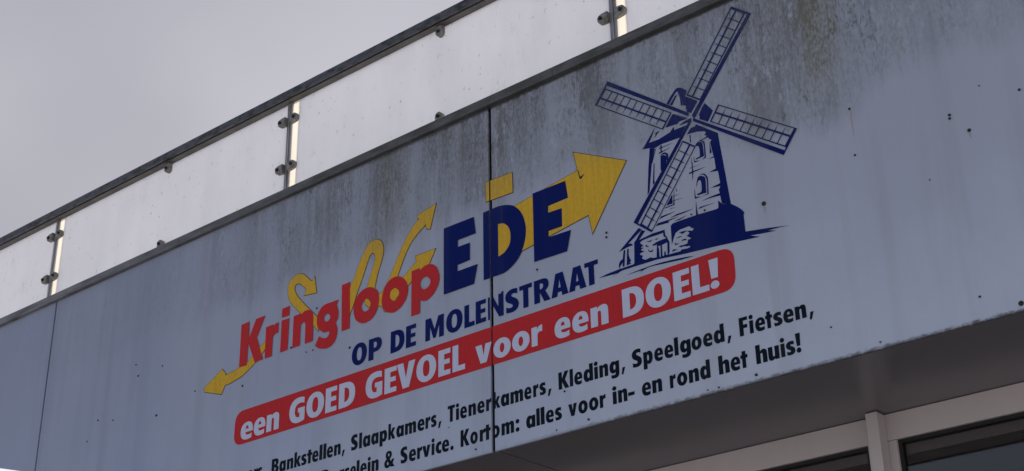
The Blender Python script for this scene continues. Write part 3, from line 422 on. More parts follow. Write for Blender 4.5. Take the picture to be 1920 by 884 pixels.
[-2.1951,4.4957]],[[-2.2022,4.4577],[-2.2039,4.4554],[-2.2164,4.4675],[-2.2161,4.4679]],[[-2.2233,4.4301],[-2.225,4.4278],[-2.2374,4.4397],[-2.2372,4.4401]],[[-2.2443,4.4024],
[-2.2461,4.4001],[-2.2585,4.412],[-2.2582,4.4123]],[[-2.2654,4.3747],[-2.2671,4.3724],[-2.2795,4.3842],[-2.2793,4.3845]],[[-2.2864,4.347],[-2.2882,4.3447],[-2.3006,4.3564],
[-2.3003,4.3567]],[[-2.3075,4.3193],[-2.3092,4.317],[-2.3217,4.3286],[-2.3214,4.3289]]],[[[-2.6984,4.5036],[-2.3481,4.2256],[-2.3509,4.2132],[-2.7049,4.4877],[-2.7096,4.4759],
[-2.4213,4.2549],[-2.464,4.2],[-2.7625,4.4215]],[[-2.7324,4.4448],[-2.7051,4.4242],[-2.6829,4.45],[-2.7099,4.4705]],[[-2.7027,4.4225],[-2.6766,4.4028],[-2.6547,4.4285],
[-2.6805,4.4482]],[[-2.6742,4.401],[-2.648,4.3814],[-2.6264,4.407],[-2.6523,4.4267]],[[-2.6457,4.3796],[-2.6195,4.36],[-2.5982,4.3855],[-2.6241,4.4052]],[[-2.6172,4.3582],
[-2.591,4.3385],[-2.57,4.3641],[-2.5958,4.3838]],[[-2.5887,4.3368],[-2.5625,4.3171],[-2.5417,4.3426],[-2.5676,4.3623]],[[-2.5602,4.3153],[-2.534,4.2957],[-2.5135,4.3211],
[-2.5394,4.3408]],[[-2.5317,4.2939],[-2.5055,4.2743],[-2.4853,4.2996],[-2.5112,4.3193]],[[-2.5032,4.2725],[-2.477,4.2528],[-2.457,4.2782],[-2.4829,4.2978]],[[-2.4746,4.2511],
[-2.4473,4.2305],[-2.4276,4.2558],[-2.4547,4.2764]],[[-2.7543,4.4196],[-2.4666,4.2058],[-2.4512,4.2256],[-2.7368,4.4397]],[[-2.7096,4.4189],[-2.7073,4.4172],[-2.7225,4.4014],
[-2.7229,4.4017]],[[-2.6811,4.3975],[-2.6787,4.3957],[-2.6938,4.38],[-2.6941,4.3803]],[[-2.6525,4.3761],[-2.6501,4.3743],[-2.665,4.3587],[-2.6654,4.3589]],[[-2.624,4.3547],
[-2.6216,4.3529],[-2.6363,4.3373],[-2.6366,4.3375]],[[-2.5954,4.3333],[-2.593,4.3315],[-2.6075,4.3159],[-2.6079,4.3162]],[[-2.5668,4.3119],[-2.5645,4.3101],[-2.5788,4.2945],
[-2.5792,4.2948]],[[-2.5383,4.2904],[-2.5359,4.2887],[-2.5501,4.2731],[-2.5504,4.2734]],[[-2.5097,4.269],[-2.5073,4.2673],[-2.5213,4.2517],[-2.5217,4.252]],[[-2.4811,4.2476],
[-2.4788,4.2458],[-2.4926,4.2304],[-2.4929,4.2306]]],[[[-2.3323,4.198],[-2.3333,4.1861],[-1.9904,3.9206],[-1.9295,4.0014],[-2.2242,4.2125],[-2.2639,4.1569],[-1.9783,3.9462],
[-1.9843,3.9367]],[[-1.9606,3.9798],[-1.9873,3.9991],[-2.0077,3.9731],[-1.9812,3.9537]],[[-1.9896,4.0008],[-2.0152,4.0193],[-2.0354,3.9934],[-2.01,3.9748]],[[-2.0175,4.021],
[-2.0431,4.0395],[-2.063,4.0136],[-2.0377,3.9951]],[[-2.0454,4.0412],[-2.071,4.0597],[-2.0907,4.0339],[-2.0654,4.0153]],[[-2.0733,4.0614],[-2.0989,4.0799],[-2.1184,4.0541],
[-2.093,4.0356]],[[-2.1012,4.0816],[-2.1268,4.1002],[-2.146,4.0744],[-2.1207,4.0558]],[[-2.1291,4.1018],[-2.1547,4.1204],[-2.1737,4.0946],[-2.1483,4.0761]],[[-2.157,4.122],
[-2.1826,4.1406],[-2.2013,4.1149],[-2.176,4.0963]],[[-2.1849,4.1423],[-2.2104,4.1608],[-2.229,4.1351],[-2.2036,4.1166]],[[-2.2128,4.1625],[-2.2395,4.1818],[-2.2578,4.1562],
[-2.2313,4.1368]],[[-1.9404,4.0052],[-2.2216,4.2069],[-2.2359,4.1868],[-1.9565,3.9849]],[[-1.9831,4.0045],[-1.9854,4.0062],[-1.9714,4.0221],[-1.971,4.0219]],[[-2.011,4.0247],
[-2.0134,4.0264],[-1.9994,4.0423],[-1.9991,4.0421]],[[-2.039,4.0449],[-2.0413,4.0466],[-2.0275,4.0625],[-2.0272,4.0622]],[[-2.0669,4.0651],[-2.0693,4.0668],[-2.0556,4.0826],
[-2.0553,4.0824]],[[-2.0949,4.0853],[-2.0972,4.087],[-2.0837,4.1028],[-2.0834,4.1026]],[[-2.1228,4.1055],[-2.1251,4.1072],[-2.1118,4.123],[-2.1115,4.1227]],[[-2.1507,4.1257],
[-2.1531,4.1274],[-2.1399,4.1432],[-2.1395,4.1429]],[[-2.1787,4.1459],[-2.181,4.1476],[-2.168,4.1633],[-2.1676,4.1631]],[[-2.2066,4.1661],[-2.209,4.1678],[-2.1961,4.1835],
[-2.1957,4.1832]]],[[[-2.6173,3.8708],[-2.3518,4.1908],[-2.3396,4.1881],[-2.599,3.8638],[-2.5901,3.8536],[-2.3825,4.1238],[-2.3317,4.0815],[-2.5421,3.8077]],[[-2.5595,3.8338],
[-2.5403,3.8591],[-2.5633,3.8808],[-2.5824,3.8556]],[[-2.5386,3.8613],[-2.5201,3.8854],[-2.5434,3.907],[-2.5616,3.8829]],[[-2.5185,3.8876],[-2.5,3.9117],[-2.5235,3.9332],
[-2.5417,3.9091]],[[-2.4984,3.9139],[-2.4799,3.938],[-2.5036,3.9594],[-2.5218,3.9354]],[[-2.4783,3.9402],[-2.4598,3.9644],[-2.4837,3.9856],[-2.5019,3.9616]],[[-2.4582,3.9666],
[-2.4397,3.9907],[-2.4638,4.0118],[-2.482,3.9878]],[[-2.4381,3.9929],[-2.4196,4.017],[-2.4438,4.0381],[-2.4621,4.014]],[[-2.4179,4.0192],[-2.3995,4.0434],[-2.4239,4.0643],
[-2.4422,4.0402]],[[-2.3978,4.0455],[-2.3794,4.0697],[-2.404,4.0905],[-2.4223,4.0665]],[[-2.3777,4.0719],[-2.3585,4.0971],[-2.3833,4.1178],[-2.4024,4.0927]],[[-2.5399,3.8152],
[-2.3372,4.0793],[-2.3539,4.0933],[-2.5553,3.8298]],[[-2.5358,3.8549],[-2.5341,3.8571],[-2.5224,3.8444],[-2.5226,3.8441]],[[-2.5156,3.8812],[-2.514,3.8834],[-2.5021,3.8708],
[-2.5024,3.8705]],[[-2.4955,3.9076],[-2.4938,3.9097],[-2.4819,3.8972],[-2.4821,3.8969]],[[-2.4754,3.9339],[-2.4737,3.9361],[-2.4616,3.9236],[-2.4619,3.9233]],[[-2.4552,3.9603],
[-2.4535,3.9624],[-2.4414,3.95],[-2.4416,3.9497]],[[-2.4351,3.9866],[-2.4334,3.9888],[-2.4211,3.9764],[-2.4214,3.9761]],[[-2.4149,4.0129],[-2.4132,4.0151],[-2.4008,4.0028],
[-2.4011,4.0025]],[[-2.3948,4.0393],[-2.3931,4.0415],[-2.3806,4.0292],[-2.3808,4.0289]],[[-2.3746,4.0656],[-2.373,4.0678],[-2.3603,4.0556],[-2.3606,4.0553]]]],
"CAP":[[[[-2.4409,4.3025],[-2.4357,4.3083],[-2.4304,4.3143],[-2.4251,4.3201],[-2.42,4.3256],[-2.4151,4.3306],[-2.4104,4.3351],[-2.4058,4.3394],[-2.4014,4.3432],[-2.3974,4.3463],
[-2.3937,4.3484],[-2.3907,4.3494],[-2.3883,4.3493],[-2.3861,4.3486],[-2.384,4.3475],[-2.3816,4.3464],[-2.379,4.3453],[-2.3764,4.3441],[-2.3736,4.3426],[-2.3707,4.3408],
[-2.3676,4.3384],[-2.3643,4.3354],[-2.3606,4.3319],[-2.3569,4.328],[-2.3531,4.324],[-2.3494,4.3203],[-2.3591,4.3016],[-2.3085,4.2606],[-2.3392,4.2231],[-2.3588,4.2358],
[-2.3582,4.2371],[-2.3576,4.2384],[-2.3569,4.2397],[-2.3565,4.241],[-2.3565,4.2425],[-2.357,4.2441],[-2.3578,4.2458],[-2.3589,4.2476],[-2.36,4.2494],[-2.361,4.2512],
[-2.3601,4.2527],[-2.3589,4.2542],[-2.3579,4.2557],[-2.3573,4.2573],[-2.3575,4.2588],[-2.3586,4.2603],[-2.3604,4.2618],[-2.3627,4.2633],[-2.3651,4.2648],[-2.3672,4.2663],
[-2.3712,4.267],[-2.3718,4.2716],[-2.3724,4.2762],[-2.373,4.2808],[-2.3737,4.2855],[-2.3745,4.2903],[-2.3756,4.2953],[-2.3768,4.3005],[-2.3782,4.3057],[-2.3796,4.3108],
[-2.3812,4.3155],[-2.3829,4.3199],[-2.3848,4.324],[-2.3867,4.3279],[-2.3887,4.3318],[-2.3906,4.3358],[-2.393,4.3344],[-2.3952,4.3334],[-2.3974,4.3322],[-2.4001,4.3302],
[-2.4037,4.3268],[-2.4083,4.3218],[-2.4137,4.3153],[-2.4196,4.3081],[-2.4255,4.3007],[-2.4313,4.2936]]],[[[-2.427,4.2919],[-2.4014,4.3194],[-2.3918,4.3212],[-2.4173,4.2852]]],
[[[-2.3908,4.3302],[-2.389,4.3252],[-2.387,4.3204],[-2.3851,4.3156],[-2.3834,4.3104],[-2.3821,4.3046],[-2.3812,4.298],[-2.3807,4.2909],[-2.3804,4.2834],[-2.3802,4.2758],
[-2.3798,4.2684],[-2.3734,4.2687],[-2.374,4.2738],[-2.3745,4.2788],[-2.375,4.2838],[-2.3757,4.2889],[-2.3766,4.2939],[-2.3778,4.2991],[-2.3792,4.3045],[-2.3807,4.3099],
[-2.3823,4.3147],[-2.3838,4.3189],[-2.3853,4.322],[-2.3867,4.3244],[-2.388,4.3263],[-2.3894,4.3281]]],[[[-2.2798,4.2408],[-2.2485,4.1973],[-2.2729,4.161],[-2.3061,4.184],
[-2.3063,4.2047],[-2.294,4.2248]]],[[[-2.4187,4.2486],[-2.3599,4.2056],[-2.3785,4.2073],[-2.3987,4.2073],[-2.3934,4.2011],[-2.4398,4.2036],[-2.4528,4.2057]]],[[[-2.4143,4.2489],
[-2.3576,4.2095],[-2.3611,4.2083],[-2.4145,4.247]]],[[[-2.341,4.2025],[-2.3405,4.1909],[-2.3626,4.1901],[-2.3943,4.1911],[-2.3763,4.1987],[-2.3559,4.2019]]],[[[-2.5589,4.1533],
[-2.4994,4.2218],[-2.5158,4.1882],[-2.5292,4.1694],[-2.4866,4.1681],[-2.4347,4.1788],[-2.4175,4.1951],[-2.4161,4.1809],[-2.3645,4.1808],[-2.3965,4.1418],[-2.4788,4.1445],
[-2.5017,4.1388],[-2.5285,4.1472]]],[[[-2.5034,4.1805],[-2.496,4.1945],[-2.5005,4.1992],[-2.4793,4.2019],[-2.4947,4.1894]]]],"TOWER":[[[[-2.3642,4.1431],[-2.3454,4.1629],
[-2.3283,4.1624],[-2.3231,4.1694],[-2.2374,4.101],[-2.211,3.8105],[-2.2458,3.8232],[-2.25,3.8564],[-2.2853,3.86],[-2.3227,3.8608],[-2.2909,3.8648],[-2.2506,3.8657],
[-2.2537,3.8804],[-2.2452,3.8916],[-2.2848,3.8983],[-2.2456,3.9032],[-2.2498,3.9537],[-2.2851,3.9605],[-2.2577,3.9651],[-2.2601,4.0106],[-2.2834,4.0127],[-2.262,4.0156],
[-2.265,4.0322],[-2.2715,4.077],[-2.2642,4.0832],[-2.2742,4.0907],[-2.278,4.0987],[-2.3232,4.0973],[-2.2859,4.1028],[-2.2842,4.1111],[-2.2932,4.1127],[-2.2852,4.1206],
[-2.2889,4.1274],[-2.3211,4.1387]]],[[[-2.527,4.146],[-2.5056,4.1387],[-2.524,4.0761],[-2.5411,3.9719],[-2.5498,3.9616],[-2.5383,4.0692]]],[[[-2.5035,4.1358],[-2.5007,4.1348],
[-2.5207,4.0809],[-2.5226,4.0816]]],[[[-2.5142,4.0785],[-2.5113,4.0775],[-2.5171,4.008],[-2.515,4.0013],[-2.5246,3.9928]]],[[[-2.4877,4.1321],[-2.4257,4.1317],[-2.4864,4.128]]],
[[[-2.4908,4.113],[-2.4363,4.1176],[-2.4873,4.1084]]],[[[-2.48,4.1413],[-2.4749,4.141],[-2.4767,4.1085],[-2.4814,4.1102]]],[[[-2.3538,4.1368],[-2.3496,4.1346],[-2.3497,4.1042],
[-2.3533,4.1061]]],[[[-2.274,4.0765],[-2.272,4.0552],[-2.2688,4.0336],[-2.2762,4.0319]]],[[[-2.3651,4.0036],[-2.3206,4.0043],[-2.3619,4.0051]]],[[[-2.3691,3.9817],[-2.3009,3.987],
[-2.3495,3.9884],[-2.3674,3.9875]]],[[[-2.3539,4.0442],[-2.3514,4.0198],[-2.3505,3.9844],[-2.3562,3.953],[-2.3552,3.9861]]],[[[-2.3402,3.834],[-2.3351,3.84],[-2.2756,3.8369],
[-2.3204,3.8359]]],[[[-2.3493,3.8676],[-2.3479,3.8386],[-2.3459,3.813],[-2.3536,3.815]]],[[[-2.4728,3.8921],[-2.4452,3.9263],[-2.4464,3.8918]]],[[[-2.4363,3.9407],[-2.4387,3.8835],
[-2.4814,3.8828],[-2.478,3.886],[-2.4433,3.8873]]],[[[-2.4428,3.9167],[-2.4162,3.9198],[-2.4411,3.919]]],[[[-2.4442,3.8998],[-2.4025,3.8995],[-2.4428,3.9022]]],[[[-2.5059,3.8482],
[-2.4974,3.8575],[-2.4383,3.8574],[-2.4759,3.8527],[-2.4932,3.8512]]],[[[-2.4614,3.8392],[-2.4301,3.8446],[-2.363,3.8428],[-2.3998,3.8394],[-2.4274,3.8389]]],[[[-2.4458,3.8212],
[-2.3918,3.8262],[-2.423,3.8185]]],[[[-2.5238,3.8266],[-2.5147,3.8352],[-2.4249,3.8329],[-2.4699,3.8291],[-2.4658,3.8229]]],[[[-2.4587,3.8737],[-2.437,3.8728],[-2.4554,3.8755]]],
[[[-2.4284,3.9496],[-2.4235,3.9333],[-2.426,3.9328]]]],"MILLWIN":[[[[-2.4828,4.0912],[-2.482,4.0954],[-2.4812,4.0971],[-2.4802,4.0973],[-2.4791,4.0968],[-2.4776,4.0968],
[-2.4758,4.0972],[-2.4735,4.0973],[-2.4711,4.0972],[-2.4687,4.0967],[-2.4666,4.0957],[-2.4645,4.0943],[-2.4624,4.0925],[-2.4605,4.0903],[-2.4589,4.0878],[-2.4579,4.0851],
[-2.4572,4.0822],[-2.4567,4.0792],[-2.4566,4.0759],[-2.4574,4.0721],[-2.4592,4.0676],[-2.4624,4.0624],[-2.4668,4.0564],[-2.4719,4.05],[-2.4772,4.0435],[-2.4822,4.0372],
[-2.4862,4.0386],[-2.4855,4.0498],[-2.4849,4.0618],[-2.4843,4.0735],[-2.4836,4.0836]]],[[[-2.4857,4.0958],[-2.4837,4.0978],[-2.4817,4.0999],[-2.4797,4.102],[-2.4776,4.1037],
[-2.4754,4.105],[-2.473,4.1057],[-2.4705,4.1061],[-2.4678,4.1061],[-2.4652,4.1056],[-2.4627,4.1048],[-2.4601,4.1035],[-2.4573,4.1016],[-2.4547,4.0994],[-2.4524,4.097],
[-2.4508,4.0944],[-2.4499,4.0916],[-2.4494,4.0885],[-2.4494,4.0852],[-2.4497,4.082],[-2.4501,4.0792],[-2.4508,4.0769],[-2.4517,4.0748],[-2.4529,4.073],[-2.4542,4.0711],
[-2.4553,4.0692],[-2.4555,4.072],[-2.4556,4.0747],[-2.4557,4.0775],[-2.4559,4.0803],[-2.4564,4.083],[-2.4571,4.086],[-2.4579,4.0891],[-2.4589,4.0922],[-2.4601,4.0949],
[-2.4617,4.097],[-2.4638,4.0984],[-2.4662,4.0993],[-2.4689,4.0998],[-2.4716,4.1001],[-2.4742,4.1],[-2.4766,4.0997],[-2.4789,4.0989],[-2.4811,4.0979],[-2.4834,4.0968]]],
[[[-2.3336,4.084],[-2.3332,4.0858],[-2.3317,4.0881],[-2.3296,4.0906],[-2.3272,4.0927],[-2.325,4.0941],[-2.3227,4.0947],[-2.3203,4.0948],[-2.3177,4.0944],[-2.3152,4.0936],
[-2.3128,4.0925],[-2.3106,4.0915],[-2.3084,4.0907],[-2.3063,4.0892],[-2.3045,4.0864],[-2.3031,4.0815],[-2.3022,4.0739],[-2.3019,4.0641],[-2.3017,4.053],[-2.3017,4.0416],
[-2.3015,4.0309],[-2.3353,4.0292],[-2.3348,4.0343],[-2.3315,4.0345],[-2.328,4.0345],[-2.3246,4.0346],[-2.3216,4.035],[-2.3193,4.036],[-2.318,4.0376],[-2.3172,4.0397],
[-2.3169,4.0422],[-2.3168,4.0451],[-2.3167,4.0482],[-2.3166,4.052],[-2.3165,4.0564],[-2.3166,4.0611],[-2.3169,4.0654],[-2.3173,4.0691],[-2.318,4.072],[-2.3188,4.0744],
[-2.3198,4.0765],[-2.3211,4.0783],[-2.3225,4.0799],[-2.3247,4.081],[-2.3275,4.0817],[-2.3303,4.0822],[-2.3325,4.0829]]],[[[-2.3216,4.0979],[-2.3191,4.098],[-2.3166,4.0983],
[-2.3141,4.0985],[-2.3117,4.0985],[-2.3093,4.098],[-2.3068,4.097],[-2.3042,4.0955],[-2.3018,4.0938],[-2.2996,4.0919],[-2.2977,4.0898],[-2.2964,4.0883],[-2.2954,4.0872],
[-2.2946,4.0856],[-2.2941,4.0827],[-2.2937,4.0774],[-2.2935,4.0691],[-2.2935,4.0584],[-2.2937,4.0464],[-2.2939,4.034],[-2.294,4.0224],[-2.3101,4.0195],[-2.2989,4.0256],
[-2.2987,4.0351],[-2.2983,4.045],[-2.298,4.0547],[-2.2979,4.0635],[-2.2979,4.0707],[-2.2982,4.0759],[-2.2986,4.0796],[-2.2992,4.0823],[-2.3,4.0845],[-2.3011,4.0866],
[-2.3024,4.0888],[-2.3039,4.0905],[-2.3057,4.0919],[-2.3076,4.0931],[-2.3096,4.0943],[-2.3118,4.0952],[-2.3141,4.096],[-2.3166,4.0966],[-2.3191,4.0972]]],[[[-2.3436,4.0463],
[-2.3411,4.0254],[-2.3207,4.0204],[-2.3431,4.0197]]],[[[-2.343,3.9228],[-2.3421,3.9273],[-2.3406,3.9346],[-2.3387,3.9429],[-2.3364,3.9505],[-2.334,3.9558],[-2.3313,3.9583],
[-2.3281,3.9593],[-2.3248,3.9591],[-2.3216,3.9584],[-2.3187,3.9576],[-2.316,3.9566],[-2.3134,3.9551],[-2.3111,3.9533],[-2.309,3.9513],[-2.3073,3.9492],[-2.306,3.9478],
[-2.3051,3.9469],[-2.3045,3.9455],[-2.3041,3.9428],[-2.3038,3.9379],[-2.3036,3.9302],[-2.3038,3.9202],[-2.304,3.909],[-2.3043,3.8974],[-2.3045,3.8865],[-2.3415,3.8878],
[-2.3415,3.8941],[-2.3385,3.8942],[-2.3354,3.8941],[-2.3323,3.894],[-2.3295,3.8943],[-2.3272,3.895],[-2.3255,3.8959],[-2.3242,3.897],[-2.3233,3.8986],[-2.3225,3.9008],
[-2.3219,3.904],[-2.3214,3.9087],[-2.3211,3.9149],[-2.3211,3.9215],[-2.3212,3.9277],[-2.3215,3.9326],[-2.322,3.9361],[-2.3228,3.9388],[-2.3237,3.9408],[-2.3248,3.9423],
[-2.326,3.9434],[-2.3273,3.9442],[-2.3289,3.9445],[-2.3305,3.9443],[-2.3322,3.9437],[-2.3337,3.9426],[-2.335,3.9409],[-2.3364,3.9383],[-2.3377,3.9355],[-2.3389,3.9327],
[-2.3399,3.9304],[-2.3409,3.9279],[-2.3419,3.9251],[-2.3428,3.9227],[-2.3432,3.9217]]],[[[-2.3272,3.9641],[-2.3235,3.9642],[-2.3196,3.9644],[-2.3158,3.9645],[-2.3122,3.9643],
[-2.309,3.9635],[-2.3063,3.9619],[-2.3038,3.9598],[-2.3016,3.9574],[-2.2997,3.9546],[-2.298,3.9517],[-2.2966,3.9492],[-2.2954,3.9471],[-2.2945,3.9444],[-2.2939,3.9404],
[-2.2935,3.9343],[-2.2936,3.9255],[-2.2939,3.9145],[-2.2945,3.9022],[-2.2952,3.8897],[-2.2957,3.8778],[-2.3227,3.878],[-2.3006,3.8801],[-2.3001,3.8906],[-2.2994,3.9017],
[-2.2989,3.9125],[-2.2985,3.9223],[-2.2984,3.9303],[-2.2987,3.9359],[-2.2992,3.9397],[-2.2999,3.9425],[-2.3009,3.9448],[-2.302,3.9474],[-2.3033,3.9503],[-2.3048,3.9531],
[-2.3066,3.9556],[-2.3086,3.9579],[-2.3109,3.9598],[-2.3137,3.9612],[-2.3169,3.9621],[-2.3203,3.9628],[-2.3238,3.9634]]],[[[-2.3511,3.917],[-2.3488,3.884],[-2.3257,3.8781],
[-2.353,3.878]]]],"BASE":[[[[-2.7842,3.701],[-2.7448,3.7064],[-2.6937,3.7088],[-2.6295,3.7088],[-2.6248,3.712],[-2.6204,3.793],[-2.6131,3.7985],[-2.586,3.8312],[-2.5701,3.8229],
[-2.5995,3.7957],[-2.5856,3.7975],[-2.5407,3.8028],[-2.4883,3.8011],[-2.4861,3.7781],[-2.4785,3.7674],[-2.477,3.7592],[-2.4714,3.7491],[-2.4738,3.7087],[-2.479,3.701],
[-2.4283,3.6981],[-2.4229,3.7033],[-2.4005,3.6998],[-2.3865,3.7013],[-2.3886,3.7065],[-2.4022,3.7085],[-2.4193,3.7162],[-2.4065,3.718],[-2.3976,3.7187],[-2.394,3.7316],
[-2.3796,3.7328],[-2.3989,3.7483],[-2.3898,3.7513],[-2.3856,3.7569],[-2.395,3.7647],[-2.3836,3.7645],[-2.3765,3.7599],[-2.3687,3.7632],[-2.3682,3.7689],[-2.3791,3.7736],
[-2.38,3.7779],[-2.3885,3.7821],[-2.4266,3.7808],[-2.4438,3.7733],[-2.4529,3.7562],[-2.4615,3.7354],[-2.4605,3.806],[-2.4562,3.8117],[-2.4487,3.8145],[-2.4101,3.8148],
[-2.3444,3.814],[-2.2672,3.8096],[-2.2611,3.8136],[-2.2596,3.84],[-2.2447,3.8215],[-2.2114,3.8111],[-2.1866,3.7907],[-2.1699,3.7734],[-2.1616,3.7598],[-2.1659,3.7547],
[-2.1648,3.6896],[-2.0774,3.6748],[-2.001,3.6592],[-2.0335,3.6635],[-2.0795,3.6664],[-2.0491,3.6557],[-2.1149,3.6641],[-2.1492,3.6698],[-2.1127,3.6537],[-2.2789,3.6714],
[-2.4209,3.684],[-2.5248,3.6967],[-2.6404,3.6998],[-2.682,3.7],[-2.7241,3.6878],[-2.6998,3.6951]],[[-2.5954,3.7825],[-2.5952,3.7843],[-2.594,3.7859],[-2.5919,3.7873],
[-2.5891,3.7884],[-2.5857,3.7894],[-2.5814,3.7902],[-2.5764,3.7908],[-2.5707,3.7912],[-2.5644,3.7914],[-2.5578,3.7916],[-2.5505,3.7916],[-2.5422,3.7915],[-2.5337,3.7913],
[-2.5257,3.7911],[-2.5186,3.791],[-2.5129,3.791],[-2.508,3.7911],[-2.5035,3.7912],[-2.4992,3.7913],[-2.4947,3.7914],[-2.4933,3.7762],[-2.4816,3.7665],[-2.4896,3.7662],
[-2.498,3.766],[-2.5062,3.7657],[-2.5138,3.7653],[-2.5206,3.7647],[-2.5262,3.7638],[-2.5308,3.7626],[-2.5349,3.7614],[-2.5389,3.76],[-2.5432,3.7588],[-2.5409,3.7545],
[-2.524,3.7539],[-2.5289,3.7058],[-2.5317,3.7062],[-2.5346,3.7065],[-2.5374,3.7068],[-2.5403,3.7073],[-2.543,3.7079],[-2.5455,3.7088],[-2.5478,3.71],[-2.55,3.7112],
[-2.5526,3.7123],[-2.5556,3.7129],[-2.5594,3.7128],[-2.5638,3.7121],[-2.5683,3.7113],[-2.5728,3.7108],[-2.5767,3.7111],[-2.5803,3.7125],[-2.5838,3.7145],[-2.587,3.7169],
[-2.5896,3.7194],[-2.5912,3.7215],[-2.5913,3.7233],[-2.5902,3.725],[-2.5886,3.7266],[-2.5873,3.7282],[-2.5872,3.7298],[-2.5887,3.7314],[-2.5914,3.733],[-2.5944,3.7346],
[-2.597,3.7361],[-2.5985,3.7376],[-2.5988,3.739],[-2.5984,3.7405],[-2.5974,3.7419],[-2.5959,3.743],[-2.5941,3.7438],[-2.5914,3.744],[-2.5877,3.7436],[-2.5839,3.7431],
[-2.5809,3.7428],[-2.5797,3.7434],[-2.5808,3.7449],[-2.5838,3.7472],[-2.5876,3.7498],[-2.591,3.7522],[-2.5929,3.7542],[-2.5931,3.7555],[-2.5923,3.7566],[-2.5909,3.7574],
[-2.5893,3.7581],[-2.5878,3.7585],[-2.5861,3.7587],[-2.5838,3.7585],[-2.5817,3.7582],[-2.5802,3.7581],[-2.5799,3.7584],[-2.5816,3.7594],[-2.5849,3.7607],[-2.5887,3.7623],
[-2.5919,3.7638],[-2.5934,3.7651],[-2.5925,3.7659],[-2.59,3.7664],[-2.5868,3.7669],[-2.5841,3.7677],[-2.5831,3.769],[-2.5845,3.7712],[-2.5875,3.774],[-2.591,3.7771],[-2.594,3.78]],
[[-2.5199,3.7467],[-2.5091,3.7452],[-2.5113,3.7016],[-2.5166,3.7037],[-2.5166,3.7315]],[[-2.5038,3.7464],[-2.4799,3.7494],[-2.4823,3.702],[-2.4896,3.7031],[-2.4905,3.7186],
[-2.4951,3.7154],[-2.4974,3.7015],[-2.504,3.7036]]],[[[-2.5731,3.7623],[-2.5714,3.7677],[-2.57,3.7669],[-2.5684,3.7661],[-2.5669,3.7653],[-2.5657,3.7646],[-2.5651,3.764],
[-2.5652,3.7636],[-2.5661,3.7633],[-2.5672,3.7631],[-2.5679,3.7628],[-2.5678,3.7623],[-2.5666,3.7615],[-2.5647,3.7605],[-2.5623,3.7595],[-2.5599,3.7584],[-2.5577,3.7574],
[-2.5592,3.7574],[-2.5608,3.7572],[-2.5624,3.7571],[-2.564,3.7572],[-2.5655,3.7575],[-2.5671,3.7582],[-2.5686,3.7591],[-2.5701,3.7601],[-2.5716,3.7612]]],[[[-2.5696,3.781],
[-2.567,3.7804],[-2.5643,3.7798],[-2.5616,3.7791],[-2.5589,3.7786],[-2.5562,3.7784],[-2.5533,3.7784],[-2.5504,3.7786],[-2.5475,3.779],[-2.5446,3.7794],[-2.5417,3.7797],
[-2.5437,3.7784],[-2.5457,3.7769],[-2.5477,3.7755],[-2.55,3.7745],[-2.5525,3.7741],[-2.5556,3.7747],[-2.5589,3.776],[-2.5625,3.7776],[-2.5661,3.7794]]],[[[-2.5623,3.747],
[-2.5606,3.7449],[-2.5589,3.7426],[-2.5572,3.7404],[-2.5553,3.7386],[-2.5533,3.7375],[-2.5511,3.7374],[-2.5488,3.738],[-2.5463,3.7391],[-2.5438,3.7402],[-2.5413,3.7411],
[-2.542,3.7395],[-2.5425,3.7378],[-2.5431,3.7362],[-2.5439,3.7347],[-2.545,3.7337],[-2.5465,3.7332],[-2.5484,3.7329],[-2.5504,3.733],[-2.5524,3.7332],[-2.5541,3.7338],
[-2.5557,3.7346],[-2.5573,3.7357],[-2.5588,3.7371],[-2.56,3.7385],[-2.561,3.7399],[-2.5616,3.7413],[-2.5619,3.7427],[-2.5621,3.7441],[-2.5622,3.7456]]],[[[-2.5327,3.7764],
[-2.517,3.7778],[-2.5183,3.7769],[-2.5196,3.7758],[-2.521,3.7748],[-2.5223,3.774],[-2.5238,3.7736],[-2.5255,3.7737],[-2.5272,3.7742],[-2.5291,3.7749],[-2.5309,3.7757]]],
[[[-2.4418,3.7515],[-2.4392,3.7524],[-2.4365,3.7535],[-2.4339,3.7545],[-2.4313,3.7552],[-2.4287,3.7555],[-2.4262,3.7552],[-2.4237,3.7545],[-2.4213,3.7535],[-2.4188,3.7525],
[-2.4163,3.7516],[-2.4189,3.7517],[-2.4214,3.7518],[-2.4239,3.752],[-2.4265,3.7521],[-2.429,3.7521],[-2.4315,3.752],[-2.4341,3.7519],[-2.4367,3.7518],[-2.4392,3.7516]]],
[[[-2.4228,3.7349],[-2.4213,3.7358],[-2.4199,3.7369],[-2.4185,3.738],[-2.4169,3.7388],[-2.4148,3.7394],[-2.4123,3.7395],[-2.4093,3.7393],[-2.4061,3.7389],[-2.4029,3.7384],
[-2.3998,3.7381],[-2.4002,3.737],[-2.4006,3.7358],[-2.401,3.7346],[-2.4017,3.7337],[-2.4027,3.7332],[-2.4042,3.7331],[-2.4062,3.7336],[-2.4083,3.7342],[-2.4105,3.7348],
[-2.4126,3.7351],[-2.4146,3.7352],[-2.4167,3.7352],[-2.4187,3.7351],[-2.4208,3.735]]],[[[-2.4493,3.7374],[-2.4476,3.736],[-2.4459,3.7346],[-2.4443,3.7332],[-2.4426,3.732],
[-2.4409,3.7312],[-2.4391,3.7309],[-2.4373,3.731],[-2.4355,3.7313],[-2.4337,3.7316],[-2.4319,3.7319],[-2.4332,3.7311],[-2.4344,3.7302],[-2.4357,3.7293],[-2.437,3.7286],
[-2.4386,3.7281],[-2.4404,3.728],[-2.4424,3.7281],[-2.4445,3.7284],[-2.4466,3.7287],[-2.4487,3.729]]],[[[-2.4343,3.7186],[-2.4312,3.7186],[-2.428,3.7188],[-2.4249,3.7189],
